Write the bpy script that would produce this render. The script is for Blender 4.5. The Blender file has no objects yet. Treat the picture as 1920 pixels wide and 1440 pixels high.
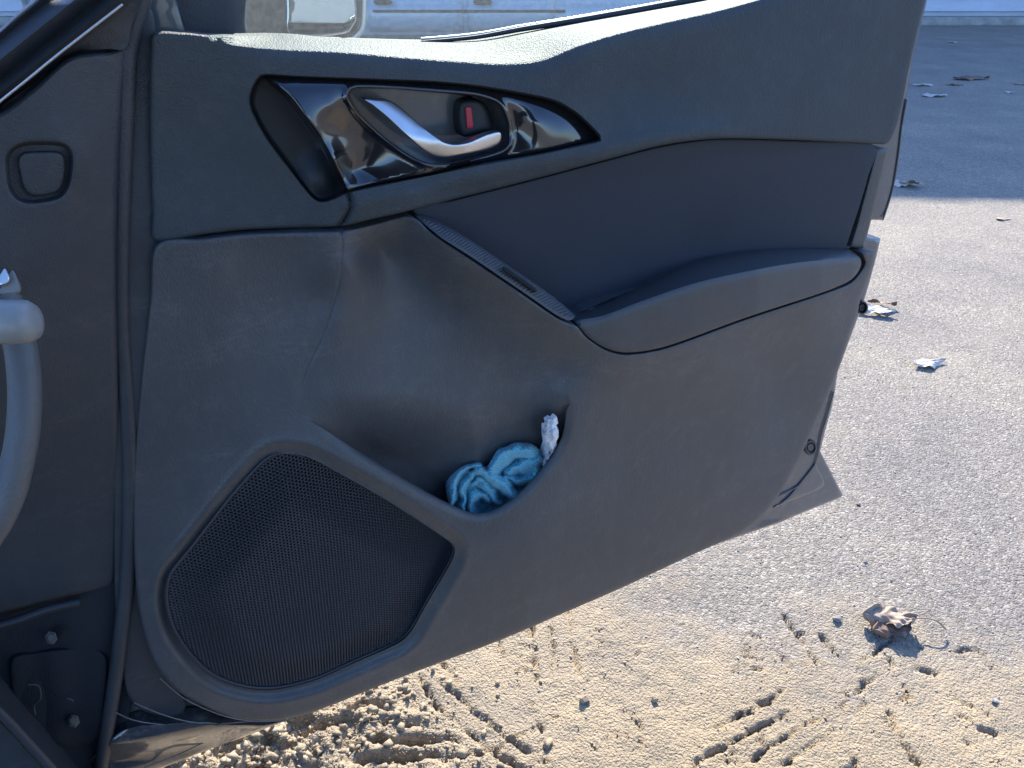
import bpy, bmesh, math, random
import numpy as np
from mathutils import Vector, noise as mnoise
from mathutils.geometry import delaunay_2d_cdt
random.seed(7)
rng = np.random.default_rng(11)
SC = bpy.context.scene
COL = SC.collection

# ------------------------------------------------------------------ camera, sky, sun, exposure
PITCH = math.radians(31.0)
CAM = np.array([0.0, 0.0, 1.15])
cd = bpy.data.cameras.new('camera')
cam = bpy.data.objects.new('camera', cd)
COL.objects.link(cam)
cam.location = CAM
cam.rotation_euler = (math.pi / 2 - PITCH, 0, 0)
cd.lens = 26.0
cd.sensor_width = 36.0
cd.clip_start = 0.02
cd.clip_end = 400
cd.dof.use_dof = False
SC.camera = cam
FPX = 1920 * 26.0 / 36.0

SUN_EL = math.radians(32.5)
SUN_AZ = math.radians(5.0)          # from +Y, positive to the right
SUN_STRENGTH = 3.9
SKY_STRENGTH = 0.13
w = bpy.data.worlds.new('World')
SC.world = w
w.use_nodes = True
nt = w.node_tree
bg = nt.nodes['Background']
sky = nt.nodes.new('ShaderNodeTexSky')
sky.sky_type = 'NISHITA'
sky.sun_disc = False
sky.sun_elevation = SUN_EL
sky.sun_rotation = SUN_AZ
sky.air_density = 1.0
sky.dust_density = 0.6
sky.ozone_density = 1.2
tn = nt.nodes.new('ShaderNodeMix')
tn.data_type = 'RGBA'
tn.blend_type = 'MULTIPLY'
tn.inputs[0].default_value = 1.0
tn.inputs[7].default_value = (0.72, 0.93, 1.30, 1)
nt.links.new(sky.outputs[0], tn.inputs[6])
nt.links.new(tn.outputs[2], bg.inputs[0])
bg.inputs[1].default_value = SKY_STRENGTH
sd = bpy.data.lights.new('sun', 'SUN')
sd.energy = SUN_STRENGTH
sd.angle = math.radians(0.5)
sd.color = (1.0, 0.92, 0.78)
sun = bpy.data.objects.new('sun', sd)
COL.objects.link(sun)
SDIR = Vector((math.sin(SUN_AZ) * math.cos(SUN_EL), math.cos(SUN_AZ) * math.cos(SUN_EL), math.sin(SUN_EL)))
sun.rotation_euler = SDIR.to_track_quat('Z', 'Y').to_euler()
sun.location = (0, 6, 8)
SC.view_settings.view_transform = 'Standard'
SC.view_settings.look = 'None'
SC.view_settings.gamma = 1.0
SC.view_settings.exposure = 1.5
SC.view_settings.use_curve_mapping = False

# ------------------------------------------------------------------ geometry of the place
FW = np.array([0, math.cos(PITCH), -math.sin(PITCH)])
UP = np.array([0, math.sin(PITCH), math.cos(PITCH)])
RT = np.array([1.0, 0, 0])


def rays(xy):
    xy = np.atleast_2d(np.asarray(xy, float))
    x = (xy[:, 0] - 960) / FPX
    y = (720 - xy[:, 1]) / FPX
    return x[:, None] * RT + y[:, None] * UP + FW


def ground_pt(xy, z=0.0):
    d = rays(xy)
    t = (z - CAM[2]) / d[:, 2]
    return CAM + d * t[:, None]


_A = ground_pt([(330, 1440)], 0.30)[0]
_B = ground_pt([(1575, 935)], 0.30)[0]
DU = (_B - _A) / np.linalg.norm(_B - _A)           # along the door, towards its latch edge
DN = np.array([DU[1], -DU[0], 0.0])                # towards the seats
if np.dot(DN, CAM - _A) < 0:
    DN = -DN


def door_pt(xy, depth=0.0):
    """point where the door surface, standing `depth` metres proud of the door plane, is met"""
    d = rays(xy)
    depth = np.broadcast_to(np.asarray(depth, float), (len(d),))
    t = (depth + np.dot(_A - CAM, DN)) / (d @ DN)
    return CAM + d * t[:, None]


def dist_pt(xy, t):
    d = rays(xy)
    t = np.broadcast_to(np.asarray(t, float), (len(d),))
    return CAM + d * t[:, None]


# ------------------------------------------------------------------ helpers
def spline(pts, step=6.0, closed=True, smooth=True):
    P = np.asarray(pts, float)
    n = len(P)
    out = []
    rngk = range(n) if closed else range(n - 1)
    for i in rngk:
        p1, p2 = P[i], P[(i + 1) % n]
        if closed:
            p0, p3 = P[(i - 1) % n], P[(i + 2) % n]
        else:
            p0, p3 = P[max(i - 1, 0)], P[min(i + 2, n - 1)]
        L = np.linalg.norm(p2 - p1)
        k = max(1, int(round(L / step)))
        if smooth and L > 1e-6:
            # centripetal-ish tangents, limited so that corners do not overshoot
            def lim(v, m):
                l = np.linalg.norm(v)
                return v if l <= m or l == 0 else v * (m / l)
            m1 = lim((p2 - p0) * 0.5, L)
            m2 = lim((p3 - p1) * 0.5, L)
        for j in range(k):
            t = j / k
            if smooth and L > 1e-6:
                h00 = 2 * t**3 - 3 * t**2 + 1
                h10 = t**3 - 2 * t**2 + t
                h01 = -2 * t**3 + 3 * t**2
                h11 = t**3 - t**2
                out.append(h00 * p1 + h10 * m1 + h01 * p2 + h11 * m2)
            else:
                out.append(p1 * (1 - t) + p2 * t)
    if not closed:
        out.append(P[-1])
    return np.array(out)


def seg_dist(P, L, closed=True):
    """distance of points P to polyline L, and signed side (+ = left of the direction), and param 0..1"""
    P = np.asarray(P, float)
    A = L
    B = np.roll(L, -1, axis=0) if closed else L[1:]
    if not closed:
        A = L[:-1]
    best = np.full(len(P), 1e9)
    side = np.zeros(len(P))
    par = np.zeros(len(P))
    n = len(A)
    for i in range(n):
        a, b = A[i], B[i]
        ab = b - a
        q = np.dot(ab, ab)
        if q < 1e-12:
            continue
        ap = P - a
        t = np.clip(ap @ ab / q, 0, 1)
        dx = ap - t[:, None] * ab
        d = np.hypot(dx[:, 0], dx[:, 1])
        m = d < best
        best[m] = d[m]
        side[m] = np.sign(ab[0] * ap[m, 1] - ab[1] * ap[m, 0])
        par[m] = (i + t[m]) / n
    return best, side, par


def inside(P, L):
    x, y = P[:, 0], P[:, 1]
    c = np.zeros(len(P), bool)
    n = len(L)
    j = n - 1
    for i in range(n):
        xi, yi = L[i]
        xj, yj = L[j]
        if yi != yj:
            m = ((yi > y) != (yj > y)) & (x < (xj - xi) * (y - yi) / (yj - yi) + xi)
            c ^= m
        j = i
    return c


def sstep(a, b, x):
    t = np.clip((x - a) / (b - a), 0, 1)
    return t * t * (3 - 2 * t)


class TPS:
    def __init__(s, pts, lam=1e-6):
        p = np.array(pts, float)
        s.c = p[:, :2] / 1000.0
        n = len(p)
        K = s.k(np.linalg.norm(s.c[:, None] - s.c[None], axis=2)) + lam * np.eye(n)
        Pm = np.hstack([np.ones((n, 1)), s.c])
        M = np.zeros((n + 3, n + 3))
        M[:n, :n] = K
        M[:n, n:] = Pm
        M[n:, :n] = Pm.T
        s.w = np.linalg.solve(M, np.concatenate([p[:, 2], np.zeros(3)]))

    @staticmethod
    def k(r):
        return np.where(r > 1e-9, r * r * np.log(np.maximum(r, 1e-9)), 0)

    def __call__(s, P):
        q = np.asarray(P) / 1000.0
        r = np.sqrt((q[:, None, 0] - s.c[None, :, 0])**2 + (q[:, None, 1] - s.c[None, :, 1])**2)
        return s.k(r) @ s.w[:-3] + s.w[-3] + q @ s.w[-2:]


def put(o, parent=None, label=None, cat=None, group=None, kind=None):
    COL.objects.link(o)
    if parent is not None:
        o.parent = parent
    if label:
        o['label'] = label
    if cat:
        o['category'] = cat
    if group:
        o['group'] = group
    if kind:
        o['kind'] = kind
    return o


def mesh_obj(name, V, F, mat, parent=None, smooth=True, sharp=None, uv=None, **kw):
    me = bpy.data.meshes.new(name)
    V = np.asarray(V, float)
    me.from_pydata([tuple(v) for v in V], [], [tuple(int(i) for i in f) for f in F])
    if smooth:
        me.polygons.foreach_set('use_smooth', np.ones(len(me.polygons), bool))
        if sharp:
            me.set_sharp_from_angle(angle=math.radians(sharp))
    if uv is not None:
        l = me.uv_layers.new(name='UVMap')
        vi = np.zeros(len(me.loops), np.int32)
        me.loops.foreach_get('vertex_index', vi)
        l.data.foreach_set('uv', np.asarray(uv, np.float32)[vi].ravel())
    me.update()
    if mat:
        me.materials.append(mat)
    o = bpy.data.objects.new(name, me)
    return put(o, parent, **kw)


def patch(name, outline, depth, mat, parent=None, step=7.0, edge=8.0, drop=0.004, thick=0.012,
          smooth_out=True, sharp=42, pt=None, feats=None, **kw):
    """a moulded panel: outline, relief given as metres proud of the door plane, rounded edge, returned rim"""
    L = spline(outline, step, True, smooth_out)
    x0, y0 = L.min(0)
    x1, y1 = L.max(0)
    gx, gy = np.meshgrid(np.arange(x0, x1, step), np.arange(y0, y1, step * 0.9))
    gx = gx + (np.arange(gx.shape[0]) % 2)[:, None] * step * 0.5
    G = np.stack([gx.ravel(), gy.ravel()], 1)
    G = G[inside(G, L)]
    d, _, _ = seg_dist(G, L)
    rmin = max(edge, step * 0.6) if edge > 0 else step * 0.6
    G = G[d > rmin + step * 0.35]
    rings = []
    if edge > 0:
        # inward rings
        nrm = np.roll(L, -1, 0) - np.roll(L, 1, 0)
        nrm = np.stack([-nrm[:, 1], nrm[:, 0]], 1)
        nrm /= np.maximum(np.linalg.norm(nrm, axis=1), 1e-9)[:, None]
        area = 0.5 * np.sum(L[:, 0] * np.roll(L[:, 1], -1) - np.roll(L[:, 0], -1) * L[:, 1])
        if area < 0:
            nrm = -nrm
        for f in (0.15, 0.45, 1.0):
            R = L + nrm * edge * f
            dd, _, _ = seg_dist(R, L)
            ok = inside(R, L) & (dd > edge * f * 0.85)
            rings.append(R[ok])
    P = np.vstack([L] + rings + [G])
    n = len(L)
    ce = []
    for C, closed, offs in (feats or []):
        dd, _, _ = seg_dist(P[n:], np.asarray(C, float), closed)
        P = P[np.concatenate([np.ones(n, bool), dd > max(abs(o_) for o_ in offs) + 1.0])]
    for C, closed, offs in (feats or []):
        C = np.asarray(C, float)
        if closed:
            nn = np.roll(C, -1, 0) - np.roll(C, 1, 0)
            ar = 0.5 * np.sum(C[:, 0] * np.roll(C[:, 1], -1) - np.roll(C[:, 0], -1) * C[:, 1])
        else:
            nn = np.gradient(C, axis=0)
            ar = 1
        nn = np.stack([-nn[:, 1], nn[:, 0]], 1)
        nn /= np.maximum(np.linalg.norm(nn, axis=1), 1e-9)[:, None]
        if ar < 0:
            nn = -nn
        for o_ in offs:
            row = C + nn * o_
            d1, _, _ = seg_dist(row, L)
            dself, _, _ = seg_dist(row, C, closed)
            ok = inside(row, L) & (d1 > max(edge, 1.5) + 0.6) & (dself > abs(o_) * 0.8 - 0.05)
            b0 = len(P)
            ix = np.where(ok)[0]
            if not len(ix):
                continue
            P = np.vstack([P, row[ix]])
            m_ = {int(k): b0 + q for q, k in enumerate(ix)}
            for k in ix:
                k2 = (int(k) + 1) % len(C) if closed else int(k) + 1
                if k2 in m_:
                    ce.append((m_[int(k)], m_[k2]))
    cv = [Vector((float(a), float(b))) for a, b in P]
    r = delaunay_2d_cdt(cv, ce, [list(range(n))], 1, 0.01)
    P2 = np.array([(v.x, v.y) for v in r[0]])
    F = [f for f in r[2] if len(f) == 3]
    orig = r[3]
    dep = depth(P2) if callable(depth) else np.full(len(P2), float(depth))
    dd, _, _ = seg_dist(P2, L)
    if edge > 0:
        t = np.clip(dd / edge, 0, 1)
        dep = dep - drop * (1 - np.sqrt(np.clip(1 - (1 - t)**2, 0, 1)))
    V = pt(P2, dep) if pt else door_pt(P2, dep)
    # consistent winding, facing the seats (image y is down)
    FF = []
    for f in F:
        a, b, c = (P2[i] for i in f)
        s = (b[0] - a[0]) * (c[1] - a[1]) - (b[1] - a[1]) * (c[0] - a[0])
        FF.append(tuple(f) if s < 0 else (f[0], f[2], f[1]))
    # returned rim
    bi = {}
    for f in FF:
        for i in range(3):
            e = (f[i], f[(i + 1) % 3])
            bi[e] = bi.get(e, 0) + 1
    bd = [e for e in bi if (e[1], e[0]) not in bi]
    V = list(V)
    if thick > 0:
        m = {}
        for e in bd:
            for q in e:
                if q not in m:
                    m[q] = len(V)
                    V.append(V[q] - DN * thick)
        for a, b in bd:
            FF.append((b, a, m[a], m[b]))
    V = np.array(V)
    uv = np.stack([(V - _A) @ DU, V[:, 2]], 1)
    return mesh_obj(name, V, FF, mat, parent, True, sharp, uv, **kw)


def tube_vf(P, rad, seg=8, cap=True):
    P = np.asarray(P, float)
    rad = np.broadcast_to(np.asarray(rad, float), (len(P),))
    V, F = [], []
    T = np.gradient(P, axis=0)
    T /= np.maximum(np.linalg.norm(T, axis=1), 1e-9)[:, None]
    ref = np.array([0, 0, 1.0])
    if abs(T[0] @ ref) > 0.9:
        ref = np.array([1.0, 0, 0])
    u = np.cross(T[0], ref)
    u /= np.linalg.norm(u)
    for i in range(len(P)):
        u = u - T[i] * (u @ T[i])
        u /= np.linalg.norm(u)
        v = np.cross(T[i], u)
        for k in range(seg):
            a = 2 * math.pi * k / seg
            V.append(P[i] + rad[i] * (math.cos(a) * u + math.sin(a) * v))
    for i in range(len(P) - 1):
        for k in range(seg):
            a = i * seg + k
            b = i * seg + (k + 1) % seg
            F.append((a, b, b + seg, a + seg))
    if cap:
        F.append(tuple(range(seg))[::-1])
        F.append(tuple((len(P) - 1) * seg + k for k in range(seg)))
    return np.array(V), F


def tube(name, P, rad, mat, parent=None, seg=10, **kw):
    V, F = tube_vf(P, rad, seg)
    return mesh_obj(name, V, F, mat, parent, True, 50, **kw)


def join_vf(parts):
    V, F, o = [], [], 0
    for v, f in parts:
        V.append(np.asarray(v, float))
        F += [tuple(i + o for i in g) for g in f]
        o += len(v)
    return np.vstack(V), F


def box_vf(c, s, bev=0.0):
    bm = bmesh.new()
    bmesh.ops.create_cube(bm, size=1.0)
    for v in bm.verts:
        v.co = Vector((v.co.x * s[0], v.co.y * s[1], v.co.z * s[2]))
    if bev > 0:
        bmesh.ops.bevel(bm, geom=list(bm.edges), offset=bev, segments=2, affect='EDGES')
    V = np.array([tuple(v.co) for v in bm.verts]) + np.asarray(c, float)
    F = [tuple(v.index for v in f.verts) for f in bm.faces]
    bm.free()
    return V, F


def fnoise(x, y, seed=0):
    """smooth value noise on arrays, about -1..1"""
    xi = np.floor(x).astype(np.int64)
    yi = np.floor(y).astype(np.int64)
    fx = x - xi
    fy = y - yi
    fx = fx * fx * fx * (fx * (fx * 6 - 15) + 10)
    fy = fy * fy * fy * (fy * (fy * 6 - 15) + 10)

    def h(a, b):
        n = (a * 374761393 + b * 668265263 + seed * 1442695041) & 0x7fffffff
        n = ((n ^ (n >> 13)) * 1274126177) & 0x7fffffff
        n = (n ^ (n >> 16)) & 0x7fffffff
        return n / 0x3fffffff - 1.0
    return (h(xi, yi) * (1 - fx) + h(xi + 1, yi) * fx) * (1 - fy) + (h(xi, yi + 1) * (1 - fx) + h(xi + 1, yi + 1) * fx) * fy


# ------------------------------------------------------------------ materials
def mat_new(name):
    m = bpy.data.materials.new(name)
    m.use_nodes = True
    n = m.node_tree
    return m, n, n.nodes['Principled BSDF']


def N(nt, t, **kw):
    n = nt.nodes.new(t)
    for k, v in kw.items():
        if k.startswith('i_'):
            key = k[2:]
            key = int(key) if key.isdigit() else key.replace('_', ' ')
            n.inputs[key].default_value = v
        else:
            setattr(n, k, v)
    return n


def ramp(nt, fac, stops):
    r = nt.nodes.new('ShaderNodeValToRGB')
    e = r.color_ramp.elements
    while len(e) < len(stops):
        e.new(0.5)
    for i, (p, c) in enumerate(stops):
        e[i].position = p
        e[i].color = (*c, 1) if len(c) == 3 else c
    nt.links.new(fac, r.inputs[0])
    return r.outputs[0]


def plastic(name, col, rough=0.5, grain=0.25, gscale=900, spec=0.5, mottle=0.15, dust=0.0, stretch=(1, 1, 1), metal=0.0, coat=0.0, scuff=0.0):
    m, nt, b = mat_new(name)
    tc = N(nt, 'ShaderNodeTexCoord')
    mp = N(nt, 'ShaderNodeMapping')
    mp.inputs['Scale'].default_value = stretch
    nt.links.new(tc.outputs['Object'], mp.inputs[0])
    v = mp.outputs[0]
    n1 = N(nt, 'ShaderNodeTexNoise', i_Scale=6.0, i_Detail=5.0, i_Roughness=0.65)
    nt.links.new(v, n1.inputs[0])
    lo = tuple(c * (1 - mottle) for c in col)
    hi = tuple(min(1, c * (1 + mottle)) for c in col)
    c = ramp(nt, n1.outputs[0], [(0.3, lo), (0.7, hi)])
    if dust > 0:
        n3 = N(nt, 'ShaderNodeTexNoise', i_Scale=60.0, i_Detail=6.0, i_Roughness=0.75)
        nt.links.new(v, n3.inputs[0])
        f = ramp(nt, n3.outputs[0], [(0.5, (0, 0, 0)), (0.8, (dust,) * 3)])
        mx = N(nt, 'ShaderNodeMix', data_type='RGBA')
        nt.links.new(f, mx.inputs[0])
        nt.links.new(c, mx.inputs[6])
        mx.inputs[7].default_value = (0.30, 0.27, 0.23, 1)
        c = mx.outputs[2]
    if scuff > 0:
        m5 = N(nt, 'ShaderNodeMapping')
        m5.inputs['Scale'].default_value = (1.0, 1.0, 2.6)
        m5.inputs['Rotation'].default_value = (0.2, 0.5, 0.1)
        nt.links.new(tc.outputs['Object'], m5.inputs[0])
        a5 = N(nt, 'ShaderNodeTexNoise', i_Scale=9.0, i_Detail=3.0, i_Distortion=0.8)
        b5 = N(nt, 'ShaderNodeTexNoise', i_Scale=85.0, i_Detail=8.0, i_Roughness=0.8)
        nt.links.new(m5.outputs[0], a5.inputs[0])
        nt.links.new(m5.outputs[0], b5.inputs[0])
        fa = ramp(nt, a5.outputs[0], [(0.5, (0, 0, 0)), (0.72, (1, 1, 1))])
        fb = ramp(nt, b5.outputs[0], [(0.46, (0, 0, 0)), (0.66, (scuff,) * 3)])
        mm = N(nt, 'ShaderNodeMath', operation='MULTIPLY')
        nt.links.new(fa, mm.inputs[0])
        nt.links.new(fb, mm.inputs[1])
        m6 = N(nt, 'ShaderNodeMix', data_type='RGBA')
        nt.links.new(mm.outputs[0], m6.inputs[0])
        nt.links.new(c, m6.inputs[6])
        m6.inputs[7].default_value = (0.24, 0.22, 0.19, 1)
        c = m6.outputs[2]
    nt.links.new(c, b.inputs['Base Color'])
    rr = N(nt, 'ShaderNodeMapRange')
    nt.links.new(n1.outputs[0], rr.inputs[0])
    rr.inputs[3].default_value = rough - 0.06
    rr.inputs[4].default_value = rough + 0.06
    nt.links.new(rr.outputs[0], b.inputs['Roughness'])
    b.inputs['Specular IOR Level'].default_value = spec
    b.inputs['Metallic'].default_value = metal
    b.inputs['Coat Weight'].default_value = coat
    b.inputs['Coat Roughness'].default_value = 0.06
    if grain > 0:
        vo = N(nt, 'ShaderNodeTexVoronoi', i_Scale=float(gscale))
        nt.links.new(v, vo.inputs['Vector'])
        n2 = N(nt, 'ShaderNodeTexNoise', i_Scale=gscale * 0.35, i_Detail=3.0)
        nt.links.new(v, n2.inputs[0])
        ad = N(nt, 'ShaderNodeMath', operation='ADD')
        nt.links.new(vo.outputs['Distance'], ad.inputs[0])
        nt.links.new(n2.outputs[0], ad.inputs[1])
        bp = N(nt, 'ShaderNodeBump')
        bp.inputs['Strength'].default_value = grain
        bp.inputs['Distance'].default_value = 0.0006
        nt.links.new(ad.outputs[0], bp.inputs['Height'])
        nt.links.new(bp.outputs[0], b.inputs['Normal'])
    return m


M = {}
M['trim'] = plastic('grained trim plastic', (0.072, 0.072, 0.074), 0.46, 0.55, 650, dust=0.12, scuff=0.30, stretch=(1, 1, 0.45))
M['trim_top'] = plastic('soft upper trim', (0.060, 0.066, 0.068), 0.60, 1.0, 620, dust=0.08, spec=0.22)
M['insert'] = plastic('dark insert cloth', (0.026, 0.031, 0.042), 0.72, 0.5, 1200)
M['arm'] = plastic('armrest vinyl', (0.060, 0.062, 0.066), 0.42, 0.45, 800, dust=0.05)
M['rubber'] = plastic('black rubber', (0.020, 0.022, 0.026), 0.55, 0.15, 500)
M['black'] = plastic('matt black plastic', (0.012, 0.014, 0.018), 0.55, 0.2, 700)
M['grille'] = plastic('grille plastic', (0.034, 0.037, 0.044), 0.5, 0.0)
M['hollow_dark'] = plastic('hollow shade black', (0.006, 0.007, 0.010), 0.8, 0.0)  # near-black that stands for the shade inside hollows
M['gloss'] = plastic('piano black', (0.008, 0.008, 0.010), 0.14, 0.0, dust=0.02, coat=1.0)
M['chrome'] = plastic('satin chrome', (0.64, 0.62, 0.60), 0.36, 0.0, metal=1.0, mottle=0.03)
M['red'] = plastic('red marker', (0.50, 0.03, 0.05), 0.4, 0.0)
M['paint'] = plastic('grey body paint', (0.095, 0.098, 0.104), 0.30, 0.0, dust=0.35, coat=0.6, mottle=0.08)
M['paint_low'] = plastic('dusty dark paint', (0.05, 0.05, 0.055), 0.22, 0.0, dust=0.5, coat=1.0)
M['body'] = plastic('dash side plastic', (0.038, 0.041, 0.046), 0.5, 0.45, 800, dust=0.06, scuff=0.15)
M['seal'] = plastic('door seal', (0.045, 0.046, 0.052), 0.5, 0.1, 500)
M['dark'] = plastic('shade-dark carpet', (0.010, 0.013, 0.018), 0.85, 0.6, 400)  # near-black, so the footwell's missing shade sits in the colour
M['bolt'] = plastic('zinc bolt', (0.16, 0.17, 0.175), 0.5, 0.0, metal=0.6)
M['wheel'] = plastic('steering leather', (0.115, 0.108, 0.102), 0.45, 0.4, 900)
M['stalk'] = plastic('pale stalk', (0.26, 0.245, 0.22), 0.4, 0.15)
M['tissue'] = plastic('white tissue', (0.80, 0.78, 0.78), 0.7, 0.3, 400)

# blue microfibre cloth
m, nt_, b = mat_new('blue waffle cloth')
uvn = N(nt_, 'ShaderNodeUVMap')
mp = N(nt_, 'ShaderNodeMapping')
mp.inputs['Rotation'].default_value = (0, 0, 0.7)
nt_.links.new(uvn.outputs[0], mp.inputs[0])
w1 = N(nt_, 'ShaderNodeTexWave', wave_type='BANDS', bands_direction='X', i_Scale=125.0, i_Distortion=0.6)
w2 = N(nt_, 'ShaderNodeTexWave', wave_type='BANDS', bands_direction='Y', i_Scale=125.0, i_Distortion=0.6)
nt_.links.new(mp.outputs[0], w1.inputs[0])
nt_.links.new(mp.outputs[0], w2.inputs[0])
ad = N(nt_, 'ShaderNodeMath', operation='MULTIPLY')
nt_.links.new(w1.outputs[1], ad.inputs[0])
nt_.links.new(w2.outputs[1], ad.inputs[1])
c = ramp(nt_, ad.outputs[0], [(0.0, (0.07, 0.34, 0.44)), (0.8, (0.26, 0.68, 0.78))])
nt_.links.new(c, b.inputs['Base Color'])
b.inputs['Roughness'].default_value = 0.9
b.inputs['Sheen Weight'].default_value = 0.4
bp = N(nt_, 'ShaderNodeBump')
bp.inputs['Strength'].default_value = 0.7
bp.inputs['Distance'].default_value = 0.001
nt_.links.new(ad.outputs[0], bp.inputs['Height'])
nt_.links.new(bp.outputs[0], b.inputs['Normal'])
M['cloth'] = m

# window glass: thin, slightly dusty
m, nt_, b = mat_new('dusty window glass')
nt_.nodes.remove(b)
out = nt_.nodes['Material Output']
tr = N(nt_, 'ShaderNodeBsdfTransparent')
tr.inputs[0].default_value = (0.80, 0.90, 0.90, 1)
gl = N(nt_, 'ShaderNodeBsdfGlossy')
gl.inputs['Roughness'].default_value = 0.03
df = N(nt_, 'ShaderNodeBsdfTranslucent')
df.inputs[0].default_value = (0.7, 0.8, 0.85, 1)
fr = N(nt_, 'ShaderNodeFresnel')
fr.inputs[0].default_value = 1.5
mx = N(nt_, 'ShaderNodeMixShader')
nt_.links.new(fr.outputs[0], mx.inputs[0])
nt_.links.new(tr.outputs[0], mx.inputs[1])
nt_.links.new(gl.outputs[0], mx.inputs[2])
tc = N(nt_, 'ShaderNodeTexCoord')
ns = N(nt_, 'ShaderNodeTexNoise', i_Scale=220.0, i_Detail=4.0)
nt_.links.new(tc.outputs['Object'], ns.inputs[0])
fr2 = ramp(nt_, ns.outputs[0], [(0.35, (0.045,) * 3), (0.75, (0.075,) * 3)])
mx2 = N(nt_, 'ShaderNodeMixShader')
nt_.links.new(fr2, mx2.inputs[0])
nt_.links.new(mx.outputs[0], mx2.inputs[1])
nt_.links.new(df.outputs[0], mx2.inputs[2])
nt_.links.new(mx2.outputs[0], out.inputs[0])
M['glass'] = m

m, nt_, b = mat_new('mirror glass')
b.inputs['Base Color'].default_value = (0.75, 0.8, 0.85, 1)
b.inputs['Metallic'].default_value = 1
b.inputs['Roughness'].default_value = 0.05
M['mirror'] = m
M['far_paint'] = plastic('silver blue car paint', (0.24, 0.32, 0.38), 0.3, 0.0, coat=0.5, metal=0.1, mottle=0.03)
M['far_dark'] = plastic('dark car parts', (0.02, 0.022, 0.025), 0.5, 0.0)
M['far_glass'] = plastic('far car window', (0.03, 0.04, 0.05), 0.08, 0.0)
M['siding'] = plastic('painted siding', (0.48, 0.50, 0.56), 0.6, 0.0, mottle=0.08, dust=0.2, stretch=(0.3, 1, 1))
M['conc'] = plastic('concrete base', (0.30, 0.29, 0.27), 0.85, 0.6, 60, mottle=0.3)


# ground materials
def ground_mat(name, attr=True):
    m, nt, b = mat_new(name)
    L = nt.links
    tc = N(nt, 'ShaderNodeTexCoord')
    V = tc.outputs['Object']
    vo = N(nt, 'ShaderNodeTexVoronoi', i_Scale=205.0)
    wob = N(nt, 'ShaderNodeTexNoise', i_Scale=90.0, i_Detail=2.0)
    L.new(V, wob.inputs[0])
    vm = N(nt, 'ShaderNodeVectorMath', operation='SCALE')
    vm.inputs[3].default_value = 0.012
    L.new(wob.outputs[1], vm.inputs[0])
    va = N(nt, 'ShaderNodeVectorMath', operation='ADD')
    L.new(V, va.inputs[0])
    L.new(vm.outputs[0], va.inputs[1])
    L.new(va.outputs[0], vo.inputs['Vector'])
    # aggregate: every stone its own grey
    sep = N(nt, 'ShaderNodeSeparateColor')
    L.new(vo.outputs['Color'], sep.inputs[0])
    agg = ramp(nt, sep.outputs[0], [(0.0, (0.20, 0.178, 0.152)), (0.5, (0.285, 0.255, 0.22)), (0.85, (0.36, 0.325, 0.28)), (1.0, (0.50, 0.455, 0.39))])
    big = N(nt, 'ShaderNodeTexNoise', i_Scale=2.3, i_Detail=5.0, i_Roughness=0.6)
    L.new(V, big.inputs[0])
    tint = ramp(nt, big.outputs[0], [(0.3, (0.78, 0.78, 0.80)), (0.7, (1.12, 1.08, 1.0))])
    mu = N(nt, 'ShaderNodeMix', data_type='RGBA', blend_type='MULTIPLY')
    mu.inputs[0].default_value = 1.0
    L.new(agg, mu.inputs[6])
    L.new(tint, mu.inputs[7])
    col = mu.outputs[2]
    n2 = N(nt, 'ShaderNodeTexNoise', i_Scale=420.0, i_Detail=4.0, i_Roughness=0.7)
    L.new(V, n2.inputs[0])
    h = N(nt, 'ShaderNodeMath', operation='MULTIPLY')
    L.new(vo.outputs['Distance'], h.inputs[0])
    h.inputs[1].default_value = -1.3
    hh = N(nt, 'ShaderNodeMath', operation='ADD')
    L.new(h.outputs[0], hh.inputs[0])
    L.new(n2.outputs[0], hh.inputs[1])
    bp = N(nt, 'ShaderNodeBump')
    bp.inputs['Strength'].default_value = 0.9
    bp.inputs['Distance'].default_value = 0.0028
    L.new(hh.outputs[0], bp.inputs['Height'])
    L.new(bp.outputs[0], b.inputs['Normal'])
    if attr:
        at = N(nt, 'ShaderNodeAttribute', attribute_name='dirt')
        n3 = N(nt, 'ShaderNodeTexNoise', i_Scale=260.0, i_Detail=6.0, i_Roughness=0.8)
        L.new(V, n3.inputs[0])
        soil = ramp(nt, n3.outputs[0], [(0.25, (0.24, 0.19, 0.13)), (0.5, (0.40, 0.33, 0.23)), (0.62, (0.46, 0.39, 0.285)), (0.8, (0.62, 0.55, 0.43))])
        n4 = N(nt, 'ShaderNodeTexNoise', i_Scale=7.0, i_Detail=6.0, i_Roughness=0.65)
        L.new(V, n4.inputs[0])
        t4 = ramp(nt, n4.outputs[0], [(0.32, (0.80, 0.79, 0.80)), (0.68, (1.15, 1.08, 0.98))])
        m4 = N(nt, 'ShaderNodeMix', data_type='RGBA', blend_type='MULTIPLY')
        m4.inputs[0].default_value = 1.0
        L.new(soil, m4.inputs[6])
        L.new(t4, m4.inputs[7])
        mx = N(nt, 'ShaderNodeMix', data_type='RGBA')
        L.new(at.outputs['Fac'], mx.inputs[0])
        L.new(col, mx.inputs[6])
        L.new(m4.outputs[2], mx.inputs[7])
        col = mx.outputs[2]
    L.new(col, b.inputs['Base Color'])
    b.inputs['Roughness'].default_value = 0.75
    b.inputs['Specular IOR Level'].default_value = 0.35
    return m


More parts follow.
